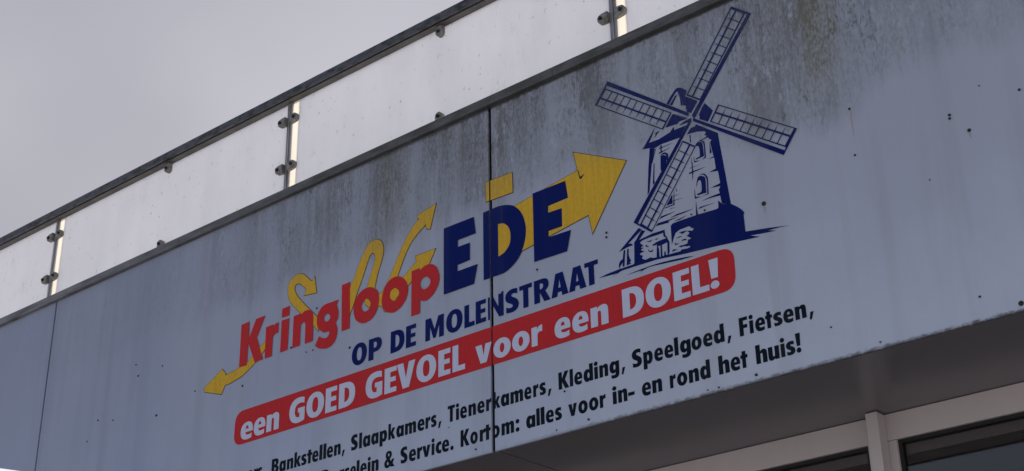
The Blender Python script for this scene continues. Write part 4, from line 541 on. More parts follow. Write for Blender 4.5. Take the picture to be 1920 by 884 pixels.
[-2.4219,3.7188],[-2.4191,3.7185],[-2.4164,3.7178],[-2.414,3.7168],[-2.4116,3.7157],[-2.4093,3.7145],[-2.4069,3.7135],[-2.4105,3.7132],[-2.4143,3.7128],[-2.4181,3.7124],
[-2.4216,3.7123],[-2.4246,3.7125],[-2.4271,3.7133],[-2.4291,3.7144],[-2.4308,3.7158],[-2.4325,3.7173]]],[[[-2.4632,3.7066],[-2.462,3.7083],[-2.461,3.7102],[-2.4599,3.7119],
[-2.4584,3.7133],[-2.4563,3.7138],[-2.4533,3.7133],[-2.4497,3.712],[-2.4457,3.7103],[-2.4416,3.7085],[-2.4378,3.7068],[-2.4397,3.707],[-2.4415,3.7073],[-2.4434,3.7075],
[-2.4455,3.7076],[-2.4479,3.7077],[-2.4506,3.7076],[-2.4536,3.7074],[-2.4568,3.7071],[-2.4601,3.7069]]],[[[-2.4313,3.771],[-2.429,3.771],[-2.4266,3.771],[-2.4243,3.7711],
[-2.422,3.7711],[-2.4198,3.771],[-2.4178,3.7709],[-2.4159,3.7708],[-2.4141,3.7706],[-2.412,3.7704],[-2.4097,3.7701],[-2.407,3.7698],[-2.4041,3.7694],[-2.4009,3.769],
[-2.3978,3.7685],[-2.3947,3.7681],[-2.3979,3.7669],[-2.4011,3.7656],[-2.4043,3.7644],[-2.4074,3.7633],[-2.4104,3.7626],[-2.4131,3.7622],[-2.4156,3.7622],[-2.4181,3.7623],
[-2.4206,3.7625],[-2.423,3.7626],[-2.4217,3.7633],[-2.42,3.764],[-2.4185,3.7646],[-2.4175,3.7653],[-2.4177,3.7661],[-2.4192,3.767],[-2.4217,3.7679],[-2.4249,3.7689],
[-2.4282,3.77]]],[[[-2.6895,3.7765],[-2.5973,3.8436],[-2.5849,3.8327],[-2.6535,3.7919],[-2.6463,3.7955],[-2.6343,3.7933],[-2.6262,3.7845],[-2.6523,3.7833]]],[[[-2.6685,3.7759],
[-2.6615,3.7762],[-2.669,3.7131],[-2.676,3.7133],[-2.675,3.7398]]],[[[-2.6528,3.776],[-2.6459,3.776],[-2.6464,3.7708],[-2.647,3.7655],[-2.6476,3.7603],[-2.6479,3.7551],
[-2.6475,3.75],[-2.6465,3.745],[-2.6448,3.7401],[-2.6428,3.7352],[-2.6407,3.7304],[-2.6387,3.7255],[-2.646,3.7209],[-2.6384,3.7155],[-2.6586,3.713]]],[[[-2.6919,3.7101],
[-2.6922,3.7134],[-2.6926,3.7168],[-2.6929,3.7202],[-2.693,3.7234],[-2.6926,3.7265],[-2.6917,3.7294],[-2.6903,3.7322],[-2.6886,3.7348],[-2.6868,3.7372],[-2.6848,3.7391],
[-2.6828,3.7404],[-2.6805,3.7413],[-2.6782,3.7419],[-2.6758,3.7424],[-2.6734,3.743],[-2.6741,3.7317],[-2.6769,3.729],[-2.6797,3.7263],[-2.6825,3.7235],[-2.6851,3.7209],
[-2.6872,3.7186],[-2.6886,3.7166],[-2.6896,3.7149],[-2.6904,3.7133],[-2.6911,3.7117]]],[[[-2.6592,3.6768],[-2.6463,3.6776],[-2.6336,3.6784],[-2.6208,3.6792],[-2.6076,3.6799],
[-2.5937,3.6804],[-2.5792,3.6808],[-2.5642,3.681],[-2.5487,3.6811],[-2.5327,3.6809],[-2.516,3.6803],[-2.4978,3.6791],[-2.4781,3.6774],[-2.4583,3.6755],[-2.4398,3.6735],
[-2.4239,3.6717],[-2.4112,3.67],[-2.4009,3.6684],[-2.3918,3.6667],[-2.3831,3.6651],[-2.3738,3.6634],[-2.3834,3.6637],[-2.3925,3.6638],[-2.4019,3.6641],[-2.4123,3.6645],
[-2.4244,3.6652],[-2.4392,3.6665],[-2.4561,3.6682],[-2.4739,3.6701],[-2.4911,3.6719],[-2.5065,3.6734],[-2.5198,3.6748],[-2.532,3.6761],[-2.5432,3.6771],[-2.5536,3.6778],
[-2.5633,3.6779],[-2.5721,3.6773],[-2.5798,3.676],[-2.587,3.6744],[-2.5939,3.6726],[-2.6012,3.671],[-2.5941,3.675],[-2.5994,3.6753],[-2.6045,3.6757],[-2.6097,3.676],
[-2.6152,3.6763],[-2.6213,3.6765],[-2.6282,3.6766],[-2.6357,3.6767],[-2.6435,3.6767],[-2.6514,3.6767]]]],"L3":{"k":[0.003826,3.69438],"cap":0.094,"L":[["O",-4.0655,-3.9779],
["P",-3.967,-3.8917],["D",-3.8407,-3.7636],["E",-3.7544,-3.7],["M",-3.6474,-3.5483],["O",-3.5352,-3.4492],["L",-3.4389,-3.3871],["E",-3.3799,-3.3281],["N",-3.3169,-3.2387],
["S",-3.2294,-3.1631],["T",-3.1589,-3.0977],["R",-3.0873,-3.0102],["A",-3.0051,-2.9256],["A",-2.9219,-2.8425],["T",-2.8474,-2.7863]]},"L4":{"k":[0.004355,3.52851],
"cap":0.108,"L":[["e",-4.7505,-4.6711],["e",-4.6641,-4.5895],["n",-4.5809,-4.5016],["G",-4.4369,-4.3412],["O",-4.3304,-4.2231],["E",-4.2141,-4.1471],["D",-4.1338,-4.0388],
["G",-3.978,-3.8825],["E",-3.8699,-3.8036],["V",-3.8015,-3.7003],["O",-3.6934,-3.5872],["E",-3.5753,-3.5123],["L",-3.5006,-3.436],["v",-3.3827,-3.3004],["o",-3.2916,-3.2059],
["o",-3.1988,-3.1142],["r",-3.1042,-3.0529],["e",-2.9949,-2.9216],["e",-2.9127,-2.8388],["n",-2.8281,-2.7498],["D",-2.6862,-2.5928],["O",-2.5851,-2.4786],["E",-2.467,-2.3996],
["L",-2.3909,-2.3233],["!",-2.3193,-2.2818]]},"L5":{"k":[0.003714,3.33074],"cap":0.065,"L":[["e",-4.6882,-4.6537],["r",-4.6468,-4.621],["s",-4.621,-4.5937],[",",-4.5852,-4.5682],
["B",-4.5334,-4.4892],["a",-4.4842,-4.4449],["n",-4.437,-4.3988],["k",-4.3916,-4.3508],["s",-4.3491,-4.3167],["t",-4.3141,-4.2836],["e",-4.2826,-4.2461],["l",-4.2398,-4.2226],
["l",-4.2166,-4.1998],["e",-4.1954,-4.1595],["n",-4.1526,-4.1149],[",",-4.1065,-4.0898],["S",-4.0547,-4.0156],["l",-4.0079,-3.9922],["a",-3.9861,-3.9451],["a",-3.9394,-3.899],
["p",-3.8922,-3.8513],["k",-3.844,-3.8059],["a",-3.8,-3.7597],["m",-3.7527,-3.6936],["e",-3.6856,-3.6487],["r",-3.643,-3.6182],["s",-3.6143,-3.5849],[",",-3.5765,-3.5593],
["T",-3.5263,-3.4901],["i",-3.4846,-3.4688],["e",-3.4628,-3.4289],["n",-3.4205,-3.3832],["e",-3.376,-3.3403],["r",-3.3321,-3.3068],["k",-3.2962,-3.2635],["a",-3.2596,-3.2199],
["m",-3.2129,-3.1527],["e",-3.1464,-3.1129],["r",-3.1041,-3.08],["s",-3.0744,-3.0447],[",",-3.0365,-3.0192],["K",-2.9857,-2.9383],["l",-2.9344,-2.9199],["e",-2.9141,-2.8785],
["d",-2.872,-2.8303],["i",-2.8249,-2.8081],["n",-2.8019,-2.7639],["g",-2.7574,-2.7156],[",",-2.7064,-2.6903],["S",-2.6596,-2.6183],["p",-2.6117,-2.5729],["e",-2.5657,-2.5297],
["e",-2.5235,-2.4876],["l",-2.4822,-2.466],["g",-2.4592,-2.4165],["o",-2.4129,-2.3722],["e",-2.366,-2.3291],["d",-2.3236,-2.2825],[",",-2.2725,-2.2558],["F",-2.2232,-2.1912],
["i",-2.1849,-2.1696],["e",-2.1629,-2.1259],["t",-2.1239,-2.0981],["s",-2.0943,-2.0615],["e",-2.0574,-2.02],["n",-2.0141,-1.9742],
[",",-1.9645,-1.9482]]},"L6":{"k":[0.004492,3.22178],"cap":0.065,"L":[["P",-4.2199,-4.1798],["o",-4.172,-4.1224],["r",-4.1147,-4.0901],["s",-4.087,-4.058],["e",-4.0549,-4.0221],
["l",-4.0179,-4.0025],["e",-3.9971,-3.9614],["i",-3.9557,-3.9396],["n",-3.9334,-3.8949],["&",-3.8628,-3.8075],["S",-3.7754,-3.7373],["e",-3.7293,-3.6924],["r",-3.6859,-3.6599],
["v",-3.658,-3.6166],["i",-3.6104,-3.5949],["c",-3.5888,-3.5595],["e",-3.5562,-3.5195],[".",-3.513,-3.4966],["K",-3.4609,-3.4167],["o",-3.4121,-3.3752],["r",-3.3649,-3.338],
["t",-3.3406,-3.3118],["o",-3.3066,-3.2676],["m",-3.2583,-3.1988],[":",-3.1907,-3.1729],["a",-3.1404,-3.098],["l",-3.0926,-3.0772],["l",-3.0724,-3.0549],["e",-3.0487,-3.0124],
["s",-3.0068,-2.9756],["v",-2.9456,-2.9072],["o",-2.901,-2.8597],["o",-2.8536,-2.8127],["r",-2.8062,-2.7803],["i",-2.75,-2.7325],["n",-2.7264,-2.6878],["-",-2.6837,-2.657],
["e",-2.6251,-2.5878],["n",-2.5818,-2.5421],["r",-2.5095,-2.4858],["o",-2.4802,-2.4393],["n",-2.4326,-2.3932],["d",-2.3877,-2.3477],["h",-2.3143,-2.2733],["e",-2.2681,-2.2319],
["t",-2.2294,-2.2028],["h",-2.1713,-2.1298],["u",-2.1256,-2.0853],["i",-2.0798,-2.0637],["s",-2.0594,-2.0271],["!",-2.0232,-2.0058]]},"DOTS":[[-2.0845,3.7682,0.0088],
[-2.74,3.8702,0.0049],[-2.7411,3.8521,0.0049],[-3.0697,3.8214,0.0044],[-2.8576,3.1799,0.0045],[-3.0013,3.1724,0.0029],[-2.3629,3.1701,0.0027],[-2.3194,3.169,0.0033],
[-2.1762,3.1774,0.0054],[-2.9593,3.3079,0.004],[-1.4083,3.2318,0.0038],[-1.8943,3.2673,0.0032],[-1.7371,3.1753,0.003],[-5.3759,3.7659,0.0062],[-5.5511,4.0056,0.0048],
[-5.0983,3.8199,0.0035],[-5.8476,3.8483,0.0043],[-5.7218,3.82,0.0034],[-5.9204,3.7551,0.0037],[-5.5779,4.0701,0.0035],[-5.3642,4.0108,0.0034],[-4.761,3.7643,0.0051],
[-1.7328,4.0007,0.0045],[-1.7355,3.8275,0.0038],[-1.4053,3.8495,0.0051],[-1.4064,3.8374,0.0045],[-1.3525,3.7747,0.0064],[-1.1794,3.8506,0.0046],[-1.2975,3.913,0.0022],
[-1.5016,3.6539,0.0021],[-4.2943,4.0072,0.0046],[-4.4478,3.8642,0.0058],[-4.3496,3.8177,0.003],[-4.3078,3.8166,0.0032],[-4.0807,3.7684,0.0053],[-3.3846,3.1821,0.0041],
[-3.2431,3.7775,0.0058],[-3.0689,3.8201,0.0026],[-2.3166,3.8207,0.004],[-2.3722,3.8229,0.0035],[-1.2924,3.1776,0.0087],[-3.5202,3.297,0.0021]]}''')

# ------------------------------------------------------------------ lettering: a heavy condensed sans drawn as outlines
GLY = {
'A': ['M0 0L20 100L52 100L74 0L48 0L45 18L28 18L25 0', 'M31 36L36.5 76L42 36'],
'B': ['M0 0L0 100L32 100C54 100 60 88 60 75C60 62 55 55 47 52C58 49 64 40 64 28C64 10 54 0 32 0', 'M24 60L24 82C33 82 37 78 37 71C37 64 33 60 24 60', 'M24 18L24 42C35 42 40 38 40 30C40 21 35 18 24 18'],
'D': ['M0 0L0 100L26 100C58 100 70 80 70 50C70 20 58 0 26 0', 'M24 21L24 79C38 79 45 69 45 50C45 31 38 21 24 21'],
'E': ['M0 0L0 100L50 100L50 81L24 81L24 60L47 60L47 42L24 42L24 19L50 19L50 0'],
'F': ['M0 0L0 100L50 100L50 81L24 81L24 59L47 59L47 40L24 40L24 0'],
'G': ['M70 97L70 74C56 81 26 84 26 50C26 24 38 19 49 21L49 40L41 40L41 58L73 58L73 5C56 -2 40 -3 30 0C8 6 0 28 0 50C0 74 10 100 40 102C52 103 62 101 70 97'],
'K': ['M0 0L0 100L24 100L24 58L44 100L71 100L45 52L73 0L45 0L24 44L24 0'],
'L': ['M0 0L0 100L24 100L24 20L52 20L52 0'],
'M': ['M0 0L0 100L27 100L46 42L65 100L92 100L92 0L69 0L69 62L52 4L40 4L23 62L23 0'],
'N': ['M0 0L0 100L21 100L46 44L46 100L68 100L68 0L49 0L22 58L22 0'],
'O': ['M38 -2C61 -2 76 20 76 50C76 80 61 102 38 102C15 102 0 80 0 50C0 20 15 -2 38 -2', 'M38 19C29 19 25 31 25 50C25 69 29 81 38 81C47 81 51 69 51 50C51 31 47 19 38 19'],
'P': ['M0 0L0 100L32 100C56 100 64 86 64 68C64 46 52 34 30 34L24 34L24 0', 'M24 53L24 82C36 82 40 78 40 68C40 57 36 53 24 53'],
'R': ['M0 0L0 100L32 100C54 100 62 90 62 72C62 58 56 50 47 46L68 0L42 0L26 40L24 40L24 0', 'M24 56L24 82C34 82 39 79 39 69C39 60 34 56 24 56'],
'S': ['M56 98L56 75C44 82 28 84 28 74C28 62 62 60 62 30C62 2 36 -6 4 3L4 27C18 19 35 17 35 28C35 40 0 40 0 71C0 98 30 108 56 98'],
'T': ['M18 0L18 81L0 81L0 100L60 100L60 81L42 81L42 0'],
'V': ['M25 0L0 100L26 100L37.5 38L49 100L75 100L50 0'],
'a': ['M60 0L60 70L38 70L38 63C34 70 29 72 24 72C8 72 0 56 0 35C0 12 10 -2 24 -2C30 -2 35 2 38 7L38 0', 'M31 19C35 19 38 26 38 35C38 44 35 52 31 52C27 52 24 44 24 35C24 26 27 19 31 19'],
'c': ['M46 69L46 49C34 54 25 50 25 35C25 20 34 16 46 21L46 1C20 -8 0 8 0 35C0 62 20 78 46 69'],
'd': ['M60 0L60 100L37 100L37 64C33 70 29 72 24 72C8 72 0 56 0 35C0 12 10 -2 24 -2C30 -2 35 2 38 7L38 0', 'M31 19C35 19 38 26 38 35C38 44 35 52 31 52C27 52 24 44 24 35C24 26 27 19 31 19'],
'e': ['M65 29L26 29C26 17 40 13 60 20L60 2C50 -2 42 -2.5 34 -2C12 -2 0 12 0 35C0 58 14 72 35 72C56 72 67 58 65 29', 'M26 43C26 53 30 57 34.5 57C39 57 42 52 42 43'],
'g': ['M60 70L38 70L38 63C34 70 29 72 24 72C8 72 0 57 0 37C0 17 9 3 24 3C30 3 35 6 37 10L37 2C37 -8 26 -9 10 -4L10 -23C34 -31 60 -27 60 0', 'M31 22C35 22 38 28 38 37C38 45 35 52 31 52C27 52 24 45 24 37C24 28 27 22 31 22'],
'h': ['M0 0L0 100L24 100L24 62C30 71 38 73 45 72C57 70 60 60 60 48L60 0L36 0L36 42C36 50 34 53 30 53C25 53 24 48 24 42L24 0'],
'i': ['M0 0L0 70L24 70L24 0', 'M12 76C19 76 25 81 25 88C25 95 19 101 12 101C5 101 -1 95 -1 88C-1 81 5 76 12 76'],
'k': ['M0 0L0 100L23 100L23 44L38 70L64 70L43 38L66 0L39 0L23 30L23 0'],
'l': ['M0 0L0 100L24 100L24 0'],
'm': ['M0 0L0 70L22 70L22 62C28 70 36 73 43 72C50 71 53 67 55 62C60 70 68 73 76 72C88 70 90 60 90 48L90 0L67 0L67 44C67 50 65 53 62 53C58 53 57 49 57 44L57 0L34 0L34 44C34 50 32 53 29 53C25 53 23 49 23 44L23 0'],
'n': ['M0 0L0 70L23 70L23 62C30 71 39 73 46 72C58 70 60 60 60 48L60 0L36 0L36 42C36 50 34 53 30 53C25 53 24 48 24 42L24 0'],
'o': ['M33 -2C52 -2 66 14 66 35C66 56 52 72 33 72C14 72 0 56 0 35C0 14 14 -2 33 -2', 'M33 17C28 17 24 25 24 35C24 45 28 53 33 53C38 53 42 45 42 35C42 25 38 17 33 17'],
'p': ['M0 -27L0 70L22 70L22 63C26 70 31 72 36 72C52 72 60 58 60 35C60 12 50 -2 36 -2C31 -2 27 0 24 4L24 -27', 'M30 18C34 18 36.5 25 36.5 35C36.5 45 34 52 30 52C26 52 23.5 45 23.5 35C23.5 25 26 18 30 18'],
'r': ['M0 0L0 70L23 70L23 59C28 69 34 73 44 72L44 48C30 52 24 46 24 34L24 0'],
's': ['M42 69L42 50C32 55 23 55 23 50C23 43 47 42 47 20C47 0 24 -5 3 2L3 21C12 15 24 14 24 20C24 28 0 28 0 50C0 70 22 76 42 69'],
't': ['M10 0L10 52L0 52L0 70L10 70L10 90L34 90L34 70L46 70L46 52L34 52L34 0'],
'u': ['M60 70L60 0L37 0L37 8C30 -1 21 -3 14 -2C2 0 0 10 0 22L0 70L24 70L24 28C24 20 26 17 30 17C35 17 36 22 36 28L36 70'],
'v': ['M20 0L0 70L25 70L32 28L39 70L63 70L43 0'],
'&': ['M80 0L52 0L46 8C38 0 30 -2 24 -2C8 -2 0 10 0 26C0 40 8 48 18 54C12 62 10 70 10 78C10 94 20 103 34 103C48 103 58 94 58 79C58 67 52 59 42 52L54 34L58 48L78 48L66 22', 'M34 66C38 70 40 74 40 79C40 84 38 87 34 87C30 87 28 84 28 79C28 74 31 70 34 66', 'M27 39C22 35 20 31 20 26C20 20 24 16 28 16C32 16 34 18 36 21'],
'.': ['M12 -2C19 -2 24 4 24 11C24 18 19 24 12 24C5 24 0 18 0 11C0 4 5 -2 12 -2'],
',': ['M0 -17L9 22L30 22L14 -17'],
':': ['M12 -2C19 -2 24 4 24 11C24 18 19 24 12 24C5 24 0 18 0 11C0 4 5 -2 12 -2', 'M12 46C19 46 24 52 24 59C24 66 19 72 12 72C5 72 0 66 0 59C0 52 5 46 12 46'],
'-': ['M0 23L0 42L36 42L36 23'],
'!': ['M0 102L30 102L26 36L5 36', 'M15 0C23 0 29 6 29 13C29 20 23 27 15 27C7 27 1 20 1 13C1 6 7 0 15 0'],
}
def parse(path):
    import re
    tok = re.findall(r'[MLC]|-?\d+\.?\d*', path); pts = []; i = 0; cmd = None
    while i < len(tok):
        if tok[i] in 'MLC': cmd = tok[i]; i += 1; continue
        if cmd in 'ML': pts.append((float(tok[i]), float(tok[i + 1]))); i += 2
        else:
            a = pts[-1]; b, c_, d = [(float(tok[i + 2 * k]), float(tok[i + 2 * k + 1])) for k in range(3)]; i += 6
            for k in range(1, 8):
                t = k / 7; u = 1 - t
                pts.append(tuple(u**3 * a[j] + 3*u*u*t * b[j] + 3*u*t*t * c_[j] + t**3 * d[j] for j in (0, 1)))
    if abs(pts[0][0] - pts[-1][0]) < .01 and abs(pts[0][1] - pts[-1][1]) < .01: pts.pop()
    return pts
def letters(key, parent, m, depth, gap=.0085, xh=None):
    d = DATA[key]; k0, k1 = d['k']; cap = d['cap']
    for ch, x0, x1 in d['L']:
        rings = [parse(p) for p in GLY[ch]]
        a = min(p[0] for r in rings for p in r); b = max(p[0] for r in rings for p in r)
        out = []
        for r in rings:
            rr = []
            for gx, gy in r:
                X = x0 + (gx - a) / (b - a) * (x1 - x0); Z = k0 * X + k1
                if xh and ch.islower() and gy > 0 and gy <= 73: gy = gy * xh / 70
                rr.append((X, Z + gy / 100 * cap))
            out.append(rr)
        decal('letter', out, depth, m, parent, gap)

# ------------------------------------------------------------------ ground
pv = mesh_from([(-400, -400, 0), (400, -400, 0), (400, 400, 0), (-400, 400, 0)], [(0, 1, 2, 3)], 'pavement')
po = new_obj('pavement', pv, MPAVE); po['kind'] = 'structure'

# ------------------------------------------------------------------ the shop building
Z0, Z1 = 3.155, 4.635
shop = thing('shop_building', 'long flat-roofed shop with pale panelled fascia, dark soffit and window frames', 'building', (-3.3, 0, 0))
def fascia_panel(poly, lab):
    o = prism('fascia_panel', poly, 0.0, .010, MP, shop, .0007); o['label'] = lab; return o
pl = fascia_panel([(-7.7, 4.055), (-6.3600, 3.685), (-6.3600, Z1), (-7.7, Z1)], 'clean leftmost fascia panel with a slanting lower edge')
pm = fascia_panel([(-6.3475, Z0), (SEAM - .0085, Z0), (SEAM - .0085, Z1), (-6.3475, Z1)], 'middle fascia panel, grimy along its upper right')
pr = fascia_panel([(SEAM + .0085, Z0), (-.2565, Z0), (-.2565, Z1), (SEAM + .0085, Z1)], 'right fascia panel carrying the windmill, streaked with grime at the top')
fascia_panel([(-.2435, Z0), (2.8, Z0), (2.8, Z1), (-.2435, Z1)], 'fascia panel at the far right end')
boxes('backing_board', [(-7.68, -6.30, .018, .05, 4.06, Z1 - .01), (-6.33, 2.78, .018, .05, Z0 + .012, Z1 - .01)], MDARK, shop)
# roof edge trim, in lengths with butt joints
xs = [-7.7, -5.3, -2.95, -.55, 1.8, 2.8]
for a, b in zip(xs, xs[1:]):
    boxes('coping', [(a + .001, b - .001, -.022, .028, 4.6235, 4.664), (a + .001, b - .001, .028, .16, 4.646, 4.662)], MCOP, shop, .0015)
boxes('roof_slab', [(-7.66, 2.8, .052, 9.0, 4.30, 4.60)], MROOF, shop)
# soffit sheets with open joints; the lip behind the fascia edge
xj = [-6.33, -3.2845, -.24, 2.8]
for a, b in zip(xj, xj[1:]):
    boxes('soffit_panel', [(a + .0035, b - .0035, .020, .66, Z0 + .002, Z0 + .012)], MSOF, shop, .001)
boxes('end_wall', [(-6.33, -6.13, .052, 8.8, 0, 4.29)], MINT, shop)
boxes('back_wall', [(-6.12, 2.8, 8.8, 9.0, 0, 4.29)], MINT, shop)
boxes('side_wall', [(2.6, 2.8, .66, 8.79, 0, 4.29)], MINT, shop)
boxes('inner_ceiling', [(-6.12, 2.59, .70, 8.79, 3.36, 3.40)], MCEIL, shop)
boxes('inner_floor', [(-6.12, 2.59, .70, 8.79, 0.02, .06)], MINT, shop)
# window bays: two big openings either side of the mullion, frames 94 mm high at the head
def bay(x0, x1):
    fr = boxes('window_frame', [(x0, x1, .60, .66, 3.0615, Z0), (x0, x1, .60, .66, .12, .30), (x0, x0 + .048, .60, .66, .302, 3.0595), (x1 - .048, x1, .60, .66, .302, 3.0595)], MFRM, shop, .0015)
    a, b = x0 + .048, x1 - .048
    g = .013
    boxes('gasket', [(a, b, .612, .640, 3.0615 - g, 3.0605), (a, a + g, .612, .640, .31, 3.0615 - g - .001), (b - g, b, .612, .640, .31, 3.0615 - g - .001)], MGAS, fr)
    boxes('pane', [(a + g, b - g, .622, .630, .31, 3.0615 - g)], MGLASS, fr)
    boxes('inner_bead', [(a + g, b - g, .6415, .66, 3.012, 3.0475)], MMETL, fr)
bay(-2.0455, 1.1); bay(-5.2, -2.0565)
mu = boxes('mullion', [(-2.0725, -2.0285, .54, .5985, .10, Z0 - .0015)], MFRM, shop, .002)
boxes('shadow_joint', [(-2.094, -2.073, .585, .599, Z0 - .012, Z0 - .002)], MGAS, shop)
# inside: transom beams and a hanging ceiling rail seen through the glass
boxes('ceiling_beam', [(-5.9, 2.5, 1.6, 1.72, 3.20, 3.358)], mat('beam_brown', (.12, .09, .095), .7), shop)
boxes('ceiling_beam', [(-1.62, -1.50, .75, 8.6, 3.26, 3.358)], mat('beam_dark', (.05, .04, .045), .7), shop)
lt = thing('ceiling_light', 'louvred ceiling light fitting behind the window at the right edge', 'light', (-1.2, 1.15, 3.34))
boxes('light_housing', [(-1.44, -.84, .95, 1.50, 3.335, 3.359)], MMETL, lt)
for i in range(9):
    boxes('louvre', [(-1.43, -.85, .965 + i * .06, .985 + i * .06, 3.285, 3.334)], MSLAT, lt)

# screws and nail holes in the fascia
def disc(name, x, z, r, m, parent, y0=0.0, h=.0022, n=10, sx=1.0):
    pts = [(x + r * sx * math.cos(2 * math.pi * k / n), z + r * math.sin(2 * math.pi * k / n)) for k in range(n)]
    return prism(name, pts, y0 - h, y0, m, parent)
for i, (x, z, r) in enumerate(DATA['DOTS']):
    par = pl if x < -6.35 else (pm if x < SEAM else pr)
    disc('screw', x, z, r * .9, MHOLE, par, -.0003, .003, 10, 1.0)
def smear(pts, m, par): prism('stain_run', pts, -.0006, -.0001, m, par)
x, z, r = DATA['DOTS'][22]
smear([(x - .002, z - .006), (x + .004, z - .006), (x + .003, z - .10), (x + .001, z - .10)], MRUST, pr)

for k in (0, 26, 20, 3):
    x, z, r = DATA['DOTS'][k]
    smear([(x - r * .5, z - r), (x + r * .5, z - r), (x + r * .25, z - r * 4), (x - r * .1, z - r * 4)], MTAIL, pr if x > SEAM else pm)
flush_decals()

# ------------------------------------------------------------------ printed signs on the fascia
yb = -.0002
def sign(name, label, cat, x, z, group=None): return thing(name, label, cat, (x, yb, z), group)
ARW = [('lower', 'yellow_arrow', 'slim yellow arrow pointing down-left from behind the first big red letter', 'arrow'),
 ('curl', 'yellow_arrow', 'yellow hooked arrow curling over to the right above the red lettering', 'arrow'),
 ('loop', 'yellow_loop', 'yellow upside-down U loop behind the double round red letters', 'loop'),
 ('tall', 'yellow_arrow', 'tall bending yellow arrow rising from behind the second round red letter', 'arrow'),
 ('short', 'yellow_arrow', 'short yellow arrow just left of the huge blue capitals, pointing up-right', 'arrow'),
 ('big', 'yellow_arrow', 'broad yellow arrow pointing at the windmill from behind the huge blue capitals', 'arrow'),
 ('bar', 'yellow_bar', 'small yellow rectangle crossing the panel joint above the middle blue capital', 'bar')]
for i, (k, nm, lab, cat) in enumerate(ARW):
    rings = DATA['YEL'][k]
    rings = [rings] if not isinstance(rings[0][0], list) else rings
    o_ = sign(nm, lab, cat, rings[0][0][0], rings[0][0][1], 'yellow pieces of the old logo' if cat == 'arrow' else None)
    decal('dirt_line', rings, .0005 + i * .00012, MGRM, o_, .0035, .0028)
    decal('vinyl', rings, .0017 + i * .00012, MYEL, o_, .0035)
    if k == 'big': decal('crease', DATA['CREASE'][0], .0036, MBLK, o_)
s_ = sign('red_lettering', 'large red mostly lower-case word running behind-left of the huge blue capitals', 'lettering', -5.0, 3.75)
for rg in DATA['RED']: decal('letter', rg, .0026, MRED, s_)
s_ = sign('blue_lettering', 'three huge dark blue capitals overlapping the broad yellow arrow', 'lettering', -3.57, 3.80)
for rg in DATA['EDE']: decal('letter', rg, .0030, MBLUE, s_, .0035)
s_ = sign('blue_street_lettering', 'row of small dark blue capitals directly above the red banner', 'lettering', -4.05, 3.68)
letters('L3', s_, MBLUE, .0014)
# banner with rounded corners
def rounded(q, r=.055, n=6):
    out = []
    for i in range(4):
        p = Vector(q[i]); a = Vector(q[i - 1]); b = Vector(q[(i + 1) % 4]); da = (a - p).normalized() * r; db = (b - p).normalized() * r
        for k in range(n + 1):
            t = k / n; out.append(tuple((1 - t)**2 * (p + da) + 2 * t * (1 - t) * p + t * t * (p + db)))
    return out
bn = sign('red_banner', 'long red round-cornered banner with white slogan lettering', 'banner', -4.79, 3.49)
decal('banner_strip', [rounded(DATA['BANNER'])], .0006, MRED, bn, .0035)
letters('L4', bn, MWHT, .0018, .0035)
s_ = sign('black_lettering', 'upper line of black lettering listing goods, below the red banner', 'lettering', -4.6, 3.31, 'black text lines under the banner')
letters('L5', s_, MBLK, .0006)
s_ = sign('black_lettering', 'lowest line of black lettering, ending in an exclamation mark near the fascia edge', 'lettering', -4.2, 3.20, 'black text lines under the banner')
letters('L6', s_, MBLK, .0006)
# windmill drawing
wm = sign('windmill_drawing', 'dark blue line drawing of a stone windmill with four lattice sails', 'emblem', -2.45, 3.70)
dep = .0008
for rg in DATA['TOWER']: decal('tower_stonework', rg, dep, MBLUE, wm)
for rg in DATA['CAP']: decal('mill_cap', rg, dep, MBLUE, wm)
for rg in DATA['BASE']: decal('mill_base', rg, dep + .0001, MBLUE, wm)
for rg in DATA['MILLWIN']: decal('mill_window', rg, dep + .0002, MBLUE, wm)
for i, rg in enumerate(DATA['SAIL']): decal('sail', rg, .0024 + i * .0001, MBLUE, wm)
flush_decals()

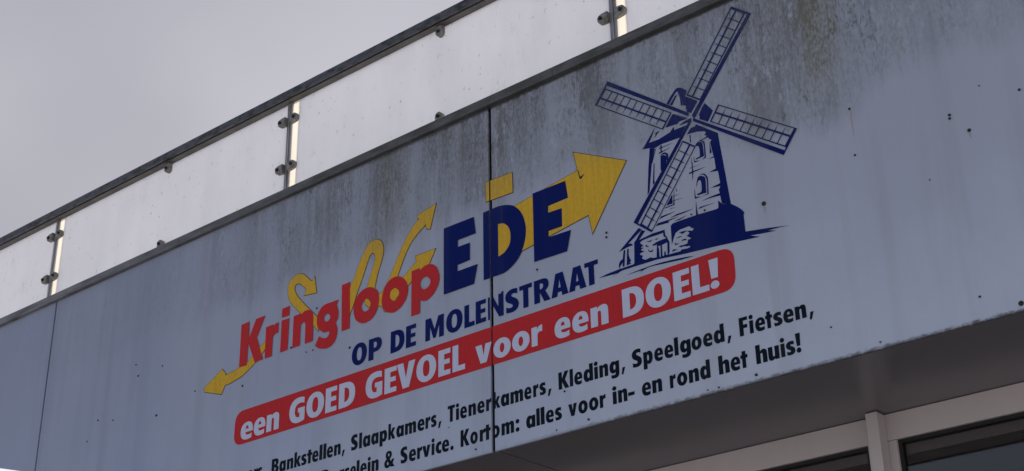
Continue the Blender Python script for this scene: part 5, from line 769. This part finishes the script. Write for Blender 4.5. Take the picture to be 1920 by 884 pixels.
# ------------------------------------------------------------------ balustrade on the roof edge
bal = thing('roof_balustrade', 'roof-edge balustrade of white translucent panels clamped between steel posts under a dark handrail', 'balustrade', (-3.3, .03, 4.66))
PX = [-8.374, -6.470, -4.564, -2.667, -.763, 1.141]
RZ = 5.158
seg = [-8.4, -5.9, -3.55, -1.2, 1.2]
for a, b in zip(seg, seg[1:]):
    hr = boxes('handrail', [(a + .001, b - .001, -.032, -.021, RZ - .003, RZ + .036), (a + .001, b - .001, -.0205, .042, RZ + .031, RZ + .037)], MRAIL, bal, .0015)
    boxes('drip_groove', [(a + .001, b - .001, -.0205, -.0085, RZ + .004, RZ + .030)], MDARK, hr)
    boxes('rail_core', [(a + .001, b - .001, -.008, .038, RZ, RZ + .030)], MRCORE, hr, .001)
def lobe(cx, cz, dirx, r=.021):
    """clamp plate outline: a tongue from the post to a round end"""
    pts = []
    for k in range(9):
        a = -math.pi / 2 + math.pi * k / 8
        pts.append((cx + dirx * r * math.cos(a), cz + r * 1.05 * math.sin(a)))
    base = cx - dirx * .030
    return pts + [(base, cz + r * 1.15), (base, cz - r * 1.15)]
def bolt(x, z, par, y):
    n = 6; pts = [(x + .0085 * math.cos(math.pi / 3 * k), z + .0085 * math.sin(math.pi / 3 * k)) for k in range(n)]
    prism('bolt', pts, y - .009, y + .001, MBOLT, par, .001)
for i, x in enumerate(PX):
    boxes('post', [(x - .018, x - .003, .016, .046, 4.6645, RZ - .001), (x + .003, x + .015, .016, .046, 4.6645, RZ - .001), (x - .0025, x + .0025, .010, .050, 4.6645, RZ - .001)], MPOST, bal, .0022)
    for z in (4.80, 5.055):
        for d in (-1, 1):
            c_ = prism('clamp', lobe(x + d * .046, z, d), -.002, .020, MCLAMP, bal, .002)
            bolt(x + d * .048, z, c_, -.002)
for a, b in zip(PX, PX[1:]):
    boxes('infill_panel', [(a + .0585, b - .019, .024, .032, 4.664, RZ - .002)], MFROST, bal, .0005)
    boxes('edge_strip', [(a + .0160, a + .058, .022, .025, 4.6645, RZ - .002)], MSTRIP, bal)
    m_ = (a + b) / 2 + .03
    for z, s in ((4.690, 1), (5.128, -1)):
        pts = [(m_ + .019 * math.cos(t), z + .006 * s + s * .020 * math.sin(t)) for t in [math.pi * k / 8 for k in range(9)]]
        pts += [(m_ - .019, z - s * .026), (m_ + .019, z - s * .026)]
        c_ = prism('clip', pts, -.002, .022, MCLAMP, bal, .0015)
        bolt(m_, z + s * .004, c_, -.002)
